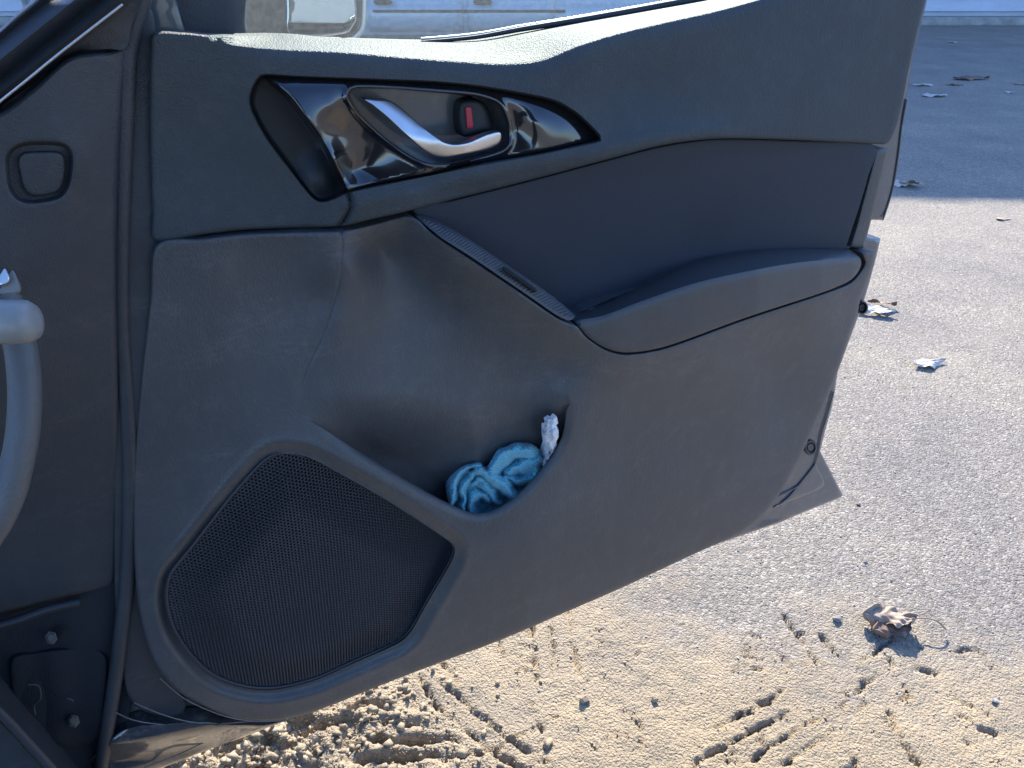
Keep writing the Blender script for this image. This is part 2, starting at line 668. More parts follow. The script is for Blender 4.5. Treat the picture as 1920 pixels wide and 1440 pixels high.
M['ground'] = ground_mat('asphalt under drifted dirt')
M['asphalt'] = ground_mat('open asphalt', False)
M['clod'] = plastic('dry soil clods', (0.36, 0.285, 0.19), 0.9, 0.8, 300, mottle=0.3)
M['stone'] = plastic('grey stone', (0.22, 0.21, 0.20), 0.8, 0.5, 200, mottle=0.3)
M['leaf'] = plastic('dry leaf top', (0.36, 0.27, 0.20), 0.65, 0.3, 250, mottle=0.35)
M['leaf_pale'] = plastic('bleached dry leaf', (0.52, 0.47, 0.41), 0.65, 0.3, 250, mottle=0.25)
M['leaf_brown'] = plastic('brown dry leaf', (0.20, 0.12, 0.08), 0.65, 0.3, 250, mottle=0.35)
M['stem'] = plastic('leaf stem', (0.30, 0.20, 0.11), 0.6, 0.0)

# ------------------------------------------------------------------ ground
dirt_line = spline([(-400, 960), (300, 1010), (900, 1080), (1150, 1110), (1350, 1150), (1550, 1185), (1750, 1215), (2300, 1290)], 30, False)
dirt_w = ground_pt(dirt_line)[:, :2]


def dirt_at(P2):
    d, s, _ = seg_dist(P2, dirt_w, False)
    v = d * -s                                       # positive on the near side
    n = 0.10 * fnoise(P2[:, 0] * 6, P2[:, 1] * 6, 3) + 0.07 * fnoise(P2[:, 0] * 23, P2[:, 1] * 23, 4) + 0.04 * fnoise(P2[:, 0] * 70, P2[:, 1] * 70, 5)
    return v + n


def tread(px, depth, width, step=None):
    return (ground_pt(spline(px, 8, False))[:, :2], depth, width)


TR = []
for l in [[(677, 1327), (700, 1329), (728, 1327)], [(724, 1359), (760, 1361), (793, 1359)],
          [(691, 1391), (760, 1393), (848, 1388)], [(647, 1431), (700, 1428), (760, 1422), (860, 1418), (913, 1411)],
          [(560, 1385), (600, 1372), (640, 1362)]]:
    TR.append(tread(l, 0.018, 0.0062))
for l in [[(782, 1262), (800, 1300), (815, 1326), (855, 1357), (888, 1382), (932, 1417), (990, 1450)],
          [(819, 1244), (841, 1262), (862, 1290)], [(819, 1287), (851, 1306), (880, 1330), (913, 1355), (946, 1382), (997, 1415)]]:
    TR.append(tread(l, 0.010, 0.0034))
for l in [[(933, 1200), (943, 1229)], [(995, 1170), (999, 1200), (1005, 1280)], [(1032, 1180), (1034, 1200), (1043, 1247)],
          [(1062, 1130), (1072, 1200), (1078, 1240), (1088, 1273)]]:
    TR.append(tread(l, 0.010, 0.0034))
for k in range(5):
    TR.append(tread([(966, 1190 + 23 * k), (988, 1189 + 23 * k)], 0.006, 0.0022))
    TR.append(tread([(1100, 1188 + 23 * k), (1132, 1186 + 23 * k)], 0.006, 0.0022))
for l in [[(1467, 1156), (1485, 1185), (1505, 1210), (1531, 1251)], [(1528, 1181), (1548, 1210), (1569, 1232)],
          [(1455, 1215), (1470, 1245), (1482, 1265)], [(1598, 1309), (1652, 1264)], [(1611, 1248), (1671, 1204)],
          [(1716, 1258), (1735, 1262), (1755, 1271)], [(1780, 1312), (1815, 1328), (1854, 1347)],
          [(1793, 1347), (1825, 1360)], [(1830, 1368), (1872, 1384)], [(1665, 1338), (1678, 1376)],
          [(1675, 1376), (1700, 1410), (1719, 1440)], [(1660, 1235), (1672, 1250), (1668, 1262)],
          [(1684, 1290), (1700, 1292)], [(1686, 1302), (1706, 1303)], [(1688, 1314), (1708, 1312)],
          [(1785, 1225), (1825, 1222), (1850, 1240)], [(1580, 1400), (1596, 1425), (1606, 1445)]]:
    TR.append(tread(l, 0.010, 0.0034))
for k in range(8):
    y = 1190 + 21 * k
    TR.append(tread([(1385 + 2 * k, y), (1412, y + 3), (1434, y + 8)], 0.007, 0.0026))
for l in [[(1395, 1344), (1448, 1312), (1464, 1296)], [(1395, 1387), (1440, 1360), (1480, 1338)],
          [(1395, 1440), (1464, 1395), (1550, 1341)], [(1464, 1440), (1509, 1411), (1566, 1373)],
          [(1340, 1372), (1395, 1344)], [(1300, 1440), (1340, 1412), (1395, 1387)]]:
    TR.append(tread(l, 0.010, 0.0034))
for l in [[(1165, 1336), (1190, 1346)], [(1140, 1376), (1172, 1386)], [(1180, 1345), (1205, 1380), (1195, 1410)]]:
    TR.append(tread(l, 0.008, 0.0030))

_r = random.Random(4)
for k in range(46):                                   # short cracks and scuffs between the tread marks
    cx, cy = _r.uniform(640, 1900), _r.uniform(1180, 1440)
    if cy < 1440 - (cx - 500) * 0.42 + 40:
        continue
    a_ = _r.choice([-0.55, 0.62, 0.05]) + _r.uniform(-0.25, 0.25)
    l_ = _r.uniform(9, 28)
    TR.append(tread([(cx, cy), (cx + l_ * math.cos(a_), cy + l_ * math.sin(a_))], 0.007, 0.0024))
ys = [0.22]
while ys[-1] < 4.9:
    s_ = math.hypot(ys[-1], 1.15)
    ys.append(ys[-1] + 0.0024 * s_ * s_)
ys = np.array(ys)
xs = np.arange(-1.0, 3.4, 0.0052)
GX, GY = np.meshgrid(xs, ys)
gx, gy = GX.ravel(), GY.ravel()
P2 = np.stack([gx, gy], 1)
dv = dirt_at(P2)
dirt = sstep(-0.14, 0.22, dv)
Z = 0.006 * fnoise(gx * 2.1, gy * 2.1, 21) + 0.003 * fnoise(gx * 7, gy * 7, 22)
grit = 0.0011 * fnoise(gx * 95, gy * 95, 23) + 0.0006 * fnoise(gx * 190, gy * 190, 24)
soilb = 0.0016 * fnoise(gx * 28, gy * 28, 25) + 0.0010 * fnoise(gx * 60, gy * 60, 26) + 0.0007 * fnoise(gx * 170, gy * 170, 27)
Z += grit * (1 - dirt * 0.5) + dirt * soilb + 0.004 * dirt
# rough clods, front left
cl = ground_pt([(470, 1400)])[0][:2]
rr_ = np.hypot((gx - cl[0]) / 0.30, (gy - cl[1]) / 0.17)
clo = np.clip(1.15 - rr_ ** 1.5, 0, 1)
rid = np.abs(fnoise(gx * 22, gy * 22, 31)) + 0.6 * np.abs(fnoise(gx * 47, gy * 47, 32)) + 0.35 * np.abs(fnoise(gx * 105, gy * 105, 33))
Z += clo * (0.024 * (1 - rid) - 0.003)
for L_, dep_, wid_ in TR:
    x0, y0 = L_.min(0) - 0.05
    x1, y1 = L_.max(0) + 0.05
    m_ = np.where((gx > x0) & (gx < x1) & (gy > y0) & (gy < y1))[0]
    if not len(m_):
        continue
    q = P2[m_]
    qn = q + 0.0035 * np.stack([fnoise(q[:, 0] * 120, q[:, 1] * 120, 41), fnoise(q[:, 0] * 120, q[:, 1] * 120, 42)], 1)
    d, s, par = seg_dist(qn, L_, False)
    amp = np.clip(0.62 + 0.8 * fnoise(q[:, 0] * 45, q[:, 1] * 45, 43), 0.22, 1.25)
    wv = wid_ * (0.45 + 0.45 * amp)
    endf = sstep(0, 0.12, par) * sstep(0, 0.12, 1 - par) * 0.7 + 0.3
    Z[m_] -= 1.5 * dep_ * amp * endf * np.exp(-(d / wv) ** 2)
    Z[m_] += 0.0022 * np.exp(-((d - 2.4 * wv) / (1.2 * wv)) ** 2) * (fnoise(q[:, 0] * 60, q[:, 1] * 60, 44) * 0.5 + 0.5)
edge_f = np.minimum.reduce([gx - xs[0], xs[-1] - gx, gy - ys[0], ys[-1] - gy])
Z *= sstep(0, 0.12, edge_f)
nx, ny = len(xs), len(ys)
me = bpy.data.meshes.new('ground')
idx = np.arange(nx * ny).reshape(ny, nx)
Q = np.stack([idx[:-1, :-1], idx[:-1, 1:], idx[1:, 1:], idx[1:, :-1]], -1).reshape(-1, 4)
me.vertices.add(nx * ny)
me.vertices.foreach_set('co', np.stack([gx, gy, Z], 1).astype(np.float32).ravel())
me.loops.add(Q.size)
me.loops.foreach_set('vertex_index', Q.ravel().astype(np.int32))
me.polygons.add(len(Q))
me.polygons.foreach_set('loop_start', (np.arange(len(Q)) * 4).astype(np.int32))
me.polygons.foreach_set('use_smooth', np.ones(len(Q), bool))
me.update(calc_edges=True)
a = me.attributes.new('dirt', 'FLOAT', 'POINT')
a.data.foreach_set('value', dirt.astype(np.float32))
me.materials.append(M['ground'])
put(bpy.data.objects.new('ground', me), kind='structure')
GZ = Z.reshape(ny, nx)


def zat(x, y):
    i = int(np.clip(np.searchsorted(xs, x), 1, nx - 1))
    j = int(np.clip(np.searchsorted(ys, y), 1, ny - 1))
    return float(GZ[j, i])


# the open asphalt all round that patch
X0, X1, Y0, Y1 = xs[0], xs[-1], ys[0], ys[-1]
R_ = 150.0
V = [(-R_, -R_, 0), (R_, -R_, 0), (R_, R_, 0), (-R_, R_, 0), (X0, Y0, 0), (X1, Y0, 0), (X1, Y1, 0), (X0, Y1, 0)]
F = [(0, 1, 5, 4), (1, 2, 6, 5), (2, 3, 7, 6), (3, 0, 4, 7)]
mesh_obj('road', V, F, M['asphalt'], smooth=False, kind='structure')

# ------------------------------------------------------------------ building beyond, which shades the far asphalt
YB = ground_pt([(1800, 46)])[0][1]
YS = ground_pt([(1800, 344)])[0][1]
YR = YB + 0.0
HB = (YR - YS) * math.tan(SUN_EL) / math.cos(SUN_AZ)
bl = bpy.data.objects.new('building', None)
put(bl, label='long pale building with horizontal siding in shade beyond the road, at the top right', cat='building')
bl.location = (0, YB, 0)
W2 = 26.0
v, f = box_vf((0, 3.2, HB / 2), (2 * W2, 6.3, HB - 0.04))
mesh_obj('wall', v, f, M['siding'], bl, smooth=False)
v, f = box_vf((0, -0.07, 0.06), (2 * W2, 0.22, 0.12), 0.012)
mesh_obj('plinth', v, f, M['conc'], bl, smooth=False)
v, f = box_vf((0, 3.1, HB - 0.02), (2 * W2 + 0.3, 6.8, 0.05))
mesh_obj('roof', v, f, M['far_dark'], bl, smooth=False)
nb = int((HB - 0.25) / 0.19)
V = np.array([(-W2, 0.04, 0), (W2, 0.04, 0), (W2, -0.012, 0), (-W2, -0.012, 0), (W2, 0.03, 0.2), (-W2, 0.03, 0.2)])
F = [(0, 1, 2, 3), (3, 2, 4, 5), (0, 5, 4, 1), (0, 3, 5), (1, 4, 2)]
bo0 = mesh_obj('siding_board', V, F, M['siding'], bl, smooth=False)
bo0.location = (0, 0, 0.19)
for k in range(1, nb):
    o = bo0.copy()
    COL.objects.link(o)
    o.parent = bl
    o.location = (0, 0, 0.19 + 0.19 * k)
xd = dist_pt([(52, 0)], 1.0)[0]
d_ = rays([(52, 10)])[0]
tt = YB / d_[1]
P_ = [(d_[0] * tt, -0.06, z) for z in np.linspace(0.05, HB - 0.1, 6)]
tube('downpipe', P_, 0.04, M['conc'], bl, 10)

# ------------------------------------------------------------------ car parked beyond, seen through the window
CY = 7.6


def carx(px, py=20):
    d = rays([(px, py)])[0]
    return d[0] * (CY - CAM[1]) / d[1]


def carz(px, py):
    d = rays([(px, py)])[0]
    return CAM[2] + d[2] * (CY - CAM[1]) / d[1]


c2 = bpy.data.objects.new('car', None)
put(c2, label='silver blue car parked beyond the road, seen side on through the door window', cat='car')
c2.location = (0, CY, 0)
xr, xf = carx(520), carx(1330)          # tail, nose
prof = []
zs0 = carz(870, 70)
zb = carz(870, 10)
# cross-section: (y offset, z) from sill to belt, then glasshouse
sec = [(0.10, zs0 - 0.02), (0.03, zs0 + 0.02), (0.0, zs0 + 0.10), (-0.01, (zs0 + zb) / 2), (0.0, zb - 0.02), (0.012, zb + 0.0), (0.02, zb + 0.02), (0.03, zb + 0.18), (0.10, zb + 0.24), (0.30, zb + 0.62), (0.45, zb + 0.66), (1.3, zb + 0.66), (1.45, zb + 0.62), (1.65, zb + 0.24), (1.72, zb + 0.1), (1.72, zs0)]
nl = 40
V, F = [], []
for i in range(nl + 1):
    t = i / nl
    x = xr + (xf - xr) * t
    e = min(1, min(t, 1 - t) / 0.10)
    e = math.sqrt(1 - (1 - e) ** 2)
    hood = sstep(0.60, 0.74, t) * 1.0 + sstep(0.16, 0.06, np.array(t)) * 0.8
    for (yo, z) in sec:
        zz = z
        if z > zb + 0.24:
            zz = zb + 0.24 + (z - zb - 0.24) * max(0.0, 1 - hood)
        yy = 0.86 + (yo - 0.86) * (0.72 + 0.28 * e)
        V.append((x, yy, zz - 0.10 * (1 - e) * (zz - zs0)))
ns_ = len(sec)
for i in range(nl):
    for k in range(ns_ - 1):
        a = i * ns_ + k
        F.append((a, a + ns_, a + ns_ + 1, a + 1))
F.append(tuple(range(ns_)))
F.append(tuple(nl * ns_ + k for k in range(ns_))[::-1])
mesh_obj('body', V, F, M['far_paint'], c2, sharp=35)
for (pa, pb) in ((692, 868), (877, 1040)):
    xa, xb = carx(pa), carx(pb)
    # door skin proud of the body
    n_ = 8
    Vd, Fd = [], []
    for zc, yo in ((zs0 + 0.05, -0.004), (zs0 + 0.11, -0.016), ((zs0 + zb) / 2, -0.027), (zb - 0.03, -0.018), (zb - 0.005, -0.006), (zb + 0.02, 0.002), (zb + 0.17, 0.012)):
        for i in range(n_ + 1):
            Vd.append((xa + (xb - xa) * i / n_, yo - 0.004, zc))
    for j in range(6):
        for i in range(n_):
            a = j * (n_ + 1) + i
            Fd.append((a, a + 1, a + n_ + 2, a + n_ + 1))
    o = mesh_obj('door', Vd, Fd, M['far_paint'], c2, sharp=50)
    md = o.modifiers.new('s', 'SOLIDIFY')
    md.thickness = 0.01
    zh = carz(725, 3)
    v, f = box_vf((xa + 0.14, -0.045, zh), (0.17, 0.04, 0.045), 0.012)
    mesh_obj('handle', v, f, M['far_dark'], o)
    v, f = box_vf(((xa + xb) / 2, 0.19, zb + 0.43), (abs(xb - xa) * 0.9, 0.02, 0.3), 0.008)
    o = mesh_obj('window', v - np.array([(xa + xb) / 2, 0.19, zb + 0.43]), f, M['far_glass'], c2)
    o.location = ((xa + xb) / 2, 0.185, zb + 0.43)
    o.rotation_euler = (-0.48, 0, 0)
for px_ in (600, 1190):
    xw = carx(px_)
    rw = 0.31
    V, F = [], []
    for (r_, yo) in ((0.02, -0.0), (0.19, -0.01), (0.2, -0.04), (0.27, -0.045), (0.31, -0.03), (0.31, 0.18)):
        for k in range(28):
            a_ = 2 * math.pi * k / 28
            V.append((xw + r_ * math.cos(a_), yo + 0.02, rw + r_ * math.sin(a_)))
    for j in range(5):
        for k in range(28):
            F.append((j * 28 + k, j * 28 + (k + 1) % 28, (j + 1) * 28 + (k + 1) % 28, (j + 1) * 28 + k))
    mesh_obj('wheel', V, F, M['far_dark'], c2)
v, f = box_vf(((xr + xf) / 2, 0.85, zs0 - 0.03), (abs(xf - xr) * 0.72, 1.4, 0.16), 0.02)
mesh_obj('underbody', v, f, M['far_dark'], c2)
v, f = box_vf(((carx(700) + carx(1060)) / 2, -0.034, zb - 0.045), (carx(1060) - carx(700), 0.02, 0.022), 0.005)
mesh_obj('side_moulding', v, f, M['far_dark'], c2)

# ------------------------------------------------------------------ our car: the open door and what stands round it
car = bpy.data.objects.new('car', None)
put(car, label='dark grey car with its front door open, grained black door trim and dusty inside', cat='car')

# -- door: painted steel shell
shell_out = [(195, -60), (195, 20), (195, 400), (200, 700), (200, 950), (222, 1180), (205, 1330), (215, 1470), (300, 1440), (320, 1431), (506, 1361), (601, 1326),
             (714, 1281), (826, 1238), (939, 1196), (1051, 1148), (1164, 1099), (1299, 1036), (1385, 1006), (1462, 980), (1503, 962), (1576, 933), (1580, 928),
             (1541, 852), (1538, 846), (1547, 809), (1560, 763), (1566, 732), (1571, 697), (1592, 640), (1620, 565), (1633, 520), (1642, 487), (1651, 447), (1618, 446),
             (1624, 430), (1628, 412), (1657, 413), (1676, 350), (1686, 280), (1694, 215), (1700, 180), (1714, 100), (1737, 5), (1750, -60),
             (1600, -30), (1430, 14), (1340, 36), (1250, 58), (1150, 82), (1080, 104), (1020, 126), (960, 134), (880, 131), (760, 122), (640, 112), (520, 106), (430, 98), (380, 78), (350, 70), (330, 0), (345, -60)]
M['shellin'] = M['paint']
door = patch('door', shell_out, lambda P: -0.028 - 0.012 * sstep(500, 200, P[:, 0]) - 0.065 * np.exp(-((P[:, 0] - 820) / 280) ** 4 - ((P[:, 1] - 770) / 260) ** 4), M['shellin'], car,
             step=16, edge=5, drop=0.003, thick=0.05, smooth_out=False)

# -- upper trim with the soft shoulder that runs along the window
top_curve = [(290, 64), (340, 62), (400, 67), (440, 67), (540, 66), (627, 73), (782, 78), (890, 77), (982, 62), (1107, 40), (1240, 17), (1330, 0), (1420, -22), (1560, -60)]
ut_out = top_curve + [(1660, -90), (1752, -70), (1742, -25), (1735, 0), (1714, 85), (1700, 150), (1690, 200), (1680, 238), (1670, 261), (1660, 270),
                      (1640, 270), (1500, 263), (1350, 260), (1250, 271), (1150, 296), (1000, 336), (850, 374), (760, 397), (700, 410), (640, 424), (540, 428), (460, 431), (380, 440), (292, 452),
                      (286, 400), (282, 300), (282, 180), (284, 100)]
# the shoulder line: where the top turns down into the face
sh_curve = spline([(395, 66), (430, 84), (520, 92), (640, 98), (760, 108), (880, 117), (960, 120), (1020, 112), (1080, 88), (1150, 66), (1250, 42), (1340, 22), (1430, -2), (1600, -50), (1700, -80)], 9, False)
tcv = spline(top_curve, 20, False)
ut_t = TPS([(300, 120, .004), (300, 250, -.002), (300, 430, -.004), (430, 120, .002), (400, 250, -.004), (460, 400, -.004), (560, 420, -.004), (600, 420, 0),
            (520, 110, .006), (640, 118, .008), (800, 128, .009), (960, 138, .012), (1100, 125, .016), (1250, 90, .018), (1400, 60, .016), (1600, 30, .010), (1730, 10, .002),
            (480, 240, -.002), (700, 385, .014), (780, 365, .018), (900, 330, .020), (1020, 300, .022), (1140, 275, .026), (1250, 250, .028), (1400, 240, .026), (1600, 245, .014), (1660, 255, .006),
            (660, 375, .012), (560, 350, -.004), (1150, 200, .016), (1300, 180, .020), (1500, 150, .018), (1650, 140, .008), (1700, 100, .002),
            (800, 345, .014), (640, 410, .008), (1180, 160, .013), (900, 355, .016), (1000, 328, .018)])


def ut_depth(P):
    d = ut_t(P)
    # top shelf: falls back towards the glass above the shoulder line
    ds, s, par = seg_dist(P, sh_curve, False)
    dt, _, _ = seg_dist(P, tcv, False)
    above = s < 0
    fr = np.where(above, ds / np.maximum(ds + dt, 1e-6), 0)
    d -= np.where(above, 0.003 * sstep(0, 0.35, fr) + 0.066 * fr ** 1.1, 0) * sstep(0.0, 0.10, par)
    # roll-over just under the shoulder
    d -= np.where(~above, 0.0055 * np.exp(-ds / 10.0), 0.0055) * sstep(0.0, 0.10, par)
    # housing well for the handle bezel
    dh, _, _ = seg_dist(P, HND, True)
    ins = inside(P, HND)
    sd_ = np.where(ins, dh, -dh)
    d = d - 0.024 * sstep(-5, 2, sd_) - 0.026 * sstep(9, 18, sd_)
    # long lower fold (bright ridge under the bezel)
    dr, s2, p2 = seg_dist(P, RDG, False)
    d += 0.0035 * np.exp(-(dr / 16.0) ** 2)
    # fold where the front part meets the armrest line
    df_, s3, p3 = seg_dist(P, FLD, False)
    d -= 0.008 * np.exp(-(df_ / 5.0) ** 2) * sstep(0, 0.3, p3)
    return d


bez_top = [(497, 143), (560, 147), (700, 152), (820, 157), (900, 165), (980, 178), (1040, 192), (1080, 215), (1105, 238), (1122, 256)]
bez_bot = [(1124, 261), (1100, 267), (1000, 288), (900, 306), (800, 326), (700, 347), (652, 357)]
cup_l = [(635, 365), (612, 374), (596, 373), (584, 363), (538, 305), (499, 252), (474, 204), (471, 184), (479, 159), (489, 145)]
bez_left = [(647, 349), (625, 303), (606, 268), (577, 229), (546, 186), (518, 159)]
HND = spline(bez_top + bez_bot + cup_l, 10)
RDG = spline([(660, 385), (760, 362), (900, 328), (1020, 302), (1130, 280), (1230, 256), (1350, 244)], 16, False)
FLD = spline([(640, 330), (652, 360), (658, 385), (650, 405), (636, 424)], 8, False)
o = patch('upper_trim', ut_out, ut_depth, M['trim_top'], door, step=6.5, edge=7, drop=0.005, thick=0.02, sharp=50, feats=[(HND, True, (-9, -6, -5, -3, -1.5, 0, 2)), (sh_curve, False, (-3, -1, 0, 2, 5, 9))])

# window glass, its outer seal, and the sail trim in front of it
gl_out = [(458, 90), (458, -260), (1500, -420), (1560, -90), (1330, 14), (1107, 52), (890, 90), (700, 92)]
patch('window_glass', gl_out, -0.082, M['glass'], door, step=60, edge=0, thick=0.004, smooth_out=False)
seal_c = spline([(790, 75), (890, 66), (982, 50), (1107, 30), (1240, 7), (1330, -10), (1480, -50), (1600, -90)], 14, False)
P_ = door_pt(seal_c + np.array([0, 4]), -0.072)
tube('glass_seal', P_, np.linspace(0.0015, 0.0055, len(P_)), M['rubber'], door, 10)
P_ = door_pt(seal_c - np.array([0, 2]), -0.077)
tube('seal_edge', P_, 0.0012, M['chrome'], door, 8)
sail = [(300, 78), (290, 60), (300, 30), (325, -20), (350, -60), (470, -60), (462, 0), (459, 40), (458, 76), (400, 76)]
patch('sail_trim', sail, lambda P: -0.078 + 0.020 * sstep(470, 430, P[:, 0]), M['body'], door, step=9, edge=6, drop=0.006, thick=0.03)

# exterior mirror behind the glass
vm_out = [(463, 100), (463, -90), (520, -110), (640, -100), (676, -70), (681, 0), (680, 40), (674, 62), (655, 76), (600, 84), (520, 90)]
patch('mirror_housing', vm_out, lambda P: -0.172 + 0.0 * P[:, 0], M['far_dark'], door, step=16, edge=14, drop=0.02, thick=0.09)
vm_g = [(545, 70), (538, 20), (540, -60), (570, -86), (640, -82), (664, -60), (668, 0), (668, 40), (655, 60), (610, 68)]
patch('mirror_glass', vm_g, lambda P: -0.165 + 0.0 * P[:, 0], M['mirror'], door, step=18, edge=4, drop=0.002, thick=0.004)
P_ = door_pt(spline([(681, -80), (683, 0), (682, 40), (676, 60), (660, 74)], 8, False), -0.168)
tube('mirror_rim', P_, 0.0025, M['chrome'], door, 8)

# -- dark insert
ins_out = [(775, 396), (850, 376), (1000, 338), (1150, 298), (1250, 273), (1350, 261), (1500, 264), (1638, 272), (1628, 330), (1612, 385), (1586, 464),
           (1580, 480), (1400, 500), (1200, 560), (1090, 600), (1000, 560), (900, 485)]
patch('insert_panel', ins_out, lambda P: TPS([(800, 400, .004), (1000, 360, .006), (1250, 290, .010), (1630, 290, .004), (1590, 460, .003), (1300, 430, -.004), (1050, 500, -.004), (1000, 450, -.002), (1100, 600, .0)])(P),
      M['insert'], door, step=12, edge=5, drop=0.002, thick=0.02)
end_out = [(1644, 278), (1665, 279), (1650, 345), (1634, 410), (1625, 445), (1618, 466), (1594, 463), (1606, 425), (1620, 371), (1634, 318)]
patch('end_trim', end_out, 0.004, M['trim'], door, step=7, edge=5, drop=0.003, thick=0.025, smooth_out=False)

# -- lower trim with map pocket and loudspeaker well
SPK = spline([(530, 851), (575, 856), (627, 882), (731, 941), (842, 1014), (853, 1028), (849, 1049), (801, 1132), (773, 1181), (749, 1205), (662, 1244), (592, 1275),
              (523, 1292), (471, 1292), (419, 1278), (384, 1257), (349, 1219), (325, 1178), (313, 1132), (315, 1098), (325, 1073), (367, 1021), (429, 941), (474, 889), (502, 862)], 10)
LIP = spline([(560, 775), (600, 800), (700, 862), (800, 922), (850, 948), (885, 961), (915, 959), (950, 942), (985, 912), (1015, 878), (1040, 846), (1056, 810), (1062, 770)], 8, False)
lt_out = [(294, 459), (380, 447), (460, 438), (540, 435), (640, 432), (700, 420), (760, 405), (783, 412), (800, 428), (820, 444), (880, 484), (960, 538), (1040, 593), (1066, 606), (1082, 612), (1100, 632), (1140, 657),
          (1180, 664), (1250, 652), (1400, 598), (1540, 552), (1592, 532), (1612, 512), (1622, 492), (1616, 474), (1638, 473), (1639, 488), (1632, 512), (1612, 565), (1608, 588), (1597, 617), (1577, 677), (1566, 707),
          (1545, 759), (1524, 805), (1503, 851), (1482, 890), (1462, 926), (1441, 953), (1420, 974), (1385, 1001), (1299, 1040), (1164, 1103), (1051, 1152), (939, 1200), (826, 1242), (714, 1285), (601, 1330),
          (534, 1349), (480, 1351), (430, 1344), (370, 1318), (320, 1285), (285, 1230), (262, 1150), (252, 1050), (250, 900), (256, 800), (268, 680), (282, 560)]
lt_t = TPS([(300, 470, -.002), (270, 700, -.006), (252, 950, -.008), (262, 1120, -.006), (320, 1270, -.002), (420, 1330, 0), (534, 1335, 0), (714, 1275, .004), (826, 1232, .006), (1051, 1140, .008),
            (1299, 1030, .006), (1385, 990, .003), (1462, 910, .002), (1545, 740, .002), (1570, 680, .003), (1600, 590, .004), (1630, 500, .010),
            (400, 500, -.002), (550, 480, -.002), (600, 560, -.002), (450, 700, -.006), (400, 850, -.006), (350, 950, -.006),
            (660, 440, .006), (665, 500, .006), (640, 600, .004), (610, 700, .004), (580, 780, .006),
            (715, 470, -.020), (720, 440, -.006), (760, 430, .004), (800, 465, .014), (790, 520, -.008), (730, 540, -.016), (820, 450, .030), (880, 500, .038), (960, 556, .044), (1040, 612, .048), (1100, 645, .050), (1180, 678, .050), (1350, 630, .044), (1540, 566, .028),
            (850, 560, .004), (950, 640, .012), (1050, 690, .024), (800, 650, -.004), (700, 620, -.004), (900, 720, .004), (1000, 760, .014),
            (640, 840, .018), (750, 915, .028), (885, 975, .034), (1000, 930, .033), (1070, 830, .028), (1060, 745, .030), (1200, 725, .034), (1350, 680, .034), (1480, 630, .022),
            (1000, 1050, .026), (1150, 850, .022), (1250, 930, .018), (1300, 780, .014), (1450, 700, .006), (1400, 760, .008), (1400, 880, .006), (1150, 1020, .016), (900, 1120, .018), (900, 1180, .010),
            (480, 860, .002), (420, 930, .002), (330, 1050, .0), (560, 840, .010)])
SEAM = spline([(640, 428), (643, 470), (634, 540), (610, 620), (578, 690), (562, 740), (556, 780)], 8, False)
RIDGE2 = spline([(1062, 748), (1150, 735), (1250, 712), (1350, 680), (1450, 640), (1560, 590)], 12, False)


def lt_depth(P):
    d = lt_t(P)
    # map pocket, behind the lip
    dl, s, par = seg_dist(P, LIP, False)
    above = s < 0
    ends = sstep(560, 700, P[:, 0]) * sstep(735, 862, P[:, 1])
    fade = 1 - sstep(0, 200, dl)
    d -= np.where(above, 0.052 * ends * fade, 0)
    # rolled lip
    d -= np.where(~above, 0.010 * ends * np.clip(1 - np.sqrt(np.clip(dl / 15.0, 0, 1)), 0, 1), 0)
    # loudspeaker well
    dh, _, _ = seg_dist(P, SPK, True)
    ins = inside(P, SPK)
    sd_ = np.where(ins, dh, -dh)
    d -= 0.009 * sstep(-24, -3, sd_) + 0.03 * sstep(0, 2, sd_)
    d += 0.0008 * np.exp(-((sd_ + 27) / 6.0) ** 2)
    dm, s_m, pm = seg_dist(P, SEAM, False)
    d -= 0.0012 * np.exp(-(dm / 2.2) ** 2) * sstep(0, 0.2, 1 - pm)
    d += 0.0
    return d


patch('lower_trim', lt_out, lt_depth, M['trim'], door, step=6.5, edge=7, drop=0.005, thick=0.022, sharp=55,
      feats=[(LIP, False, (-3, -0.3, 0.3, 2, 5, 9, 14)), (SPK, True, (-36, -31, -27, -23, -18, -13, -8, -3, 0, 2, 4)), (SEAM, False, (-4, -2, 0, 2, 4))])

# -- armrest
arm_out = [(1078, 600), (1092, 582), (1200, 538), (1300, 494), (1400, 473), (1500, 466), (1588, 467), (1606, 476), (1615, 491), (1608, 511), (1590, 528), (1540, 549), (1400, 595), (1250, 649), (1180, 661), (1139, 654), (1099, 629)]
ARB = spline([(1085, 590), (1200, 538), (1300, 494), (1400, 473), (1500, 466), (1588, 467), (1610, 477)], 8, False)
ARG = spline([(1078, 601), (1130, 592), (1200, 566), (1300, 532), (1400, 509), (1500, 492), (1612, 482)], 8, False)


def arm_t(P):
    db, _, _ = seg_dist(P, ARB, False)
    dr, s, _ = seg_dist(P, ARG, False)
    D = np.interp(P[:, 0], [1080, 1150, 1300, 1420, 1540, 1600, 1615], [.048, .054, .060, .058, .042, .026, .020])
    fr = db / np.maximum(db + dr, 1e-6)
    top = 0.004 + (D - 0.004) * fr ** 0.75
    side = D + 0.0045 * (1 - np.exp(-dr / 9.0)) - 0.00003 * dr
    return np.where(s < 0, top, side)


patch('armrest', arm_out, arm_t, M['arm'], door, step=6, edge=6, drop=0.003, thick=0.03, feats=[(ARG, False, (-6, -3, 0, 3, 7, 12))])

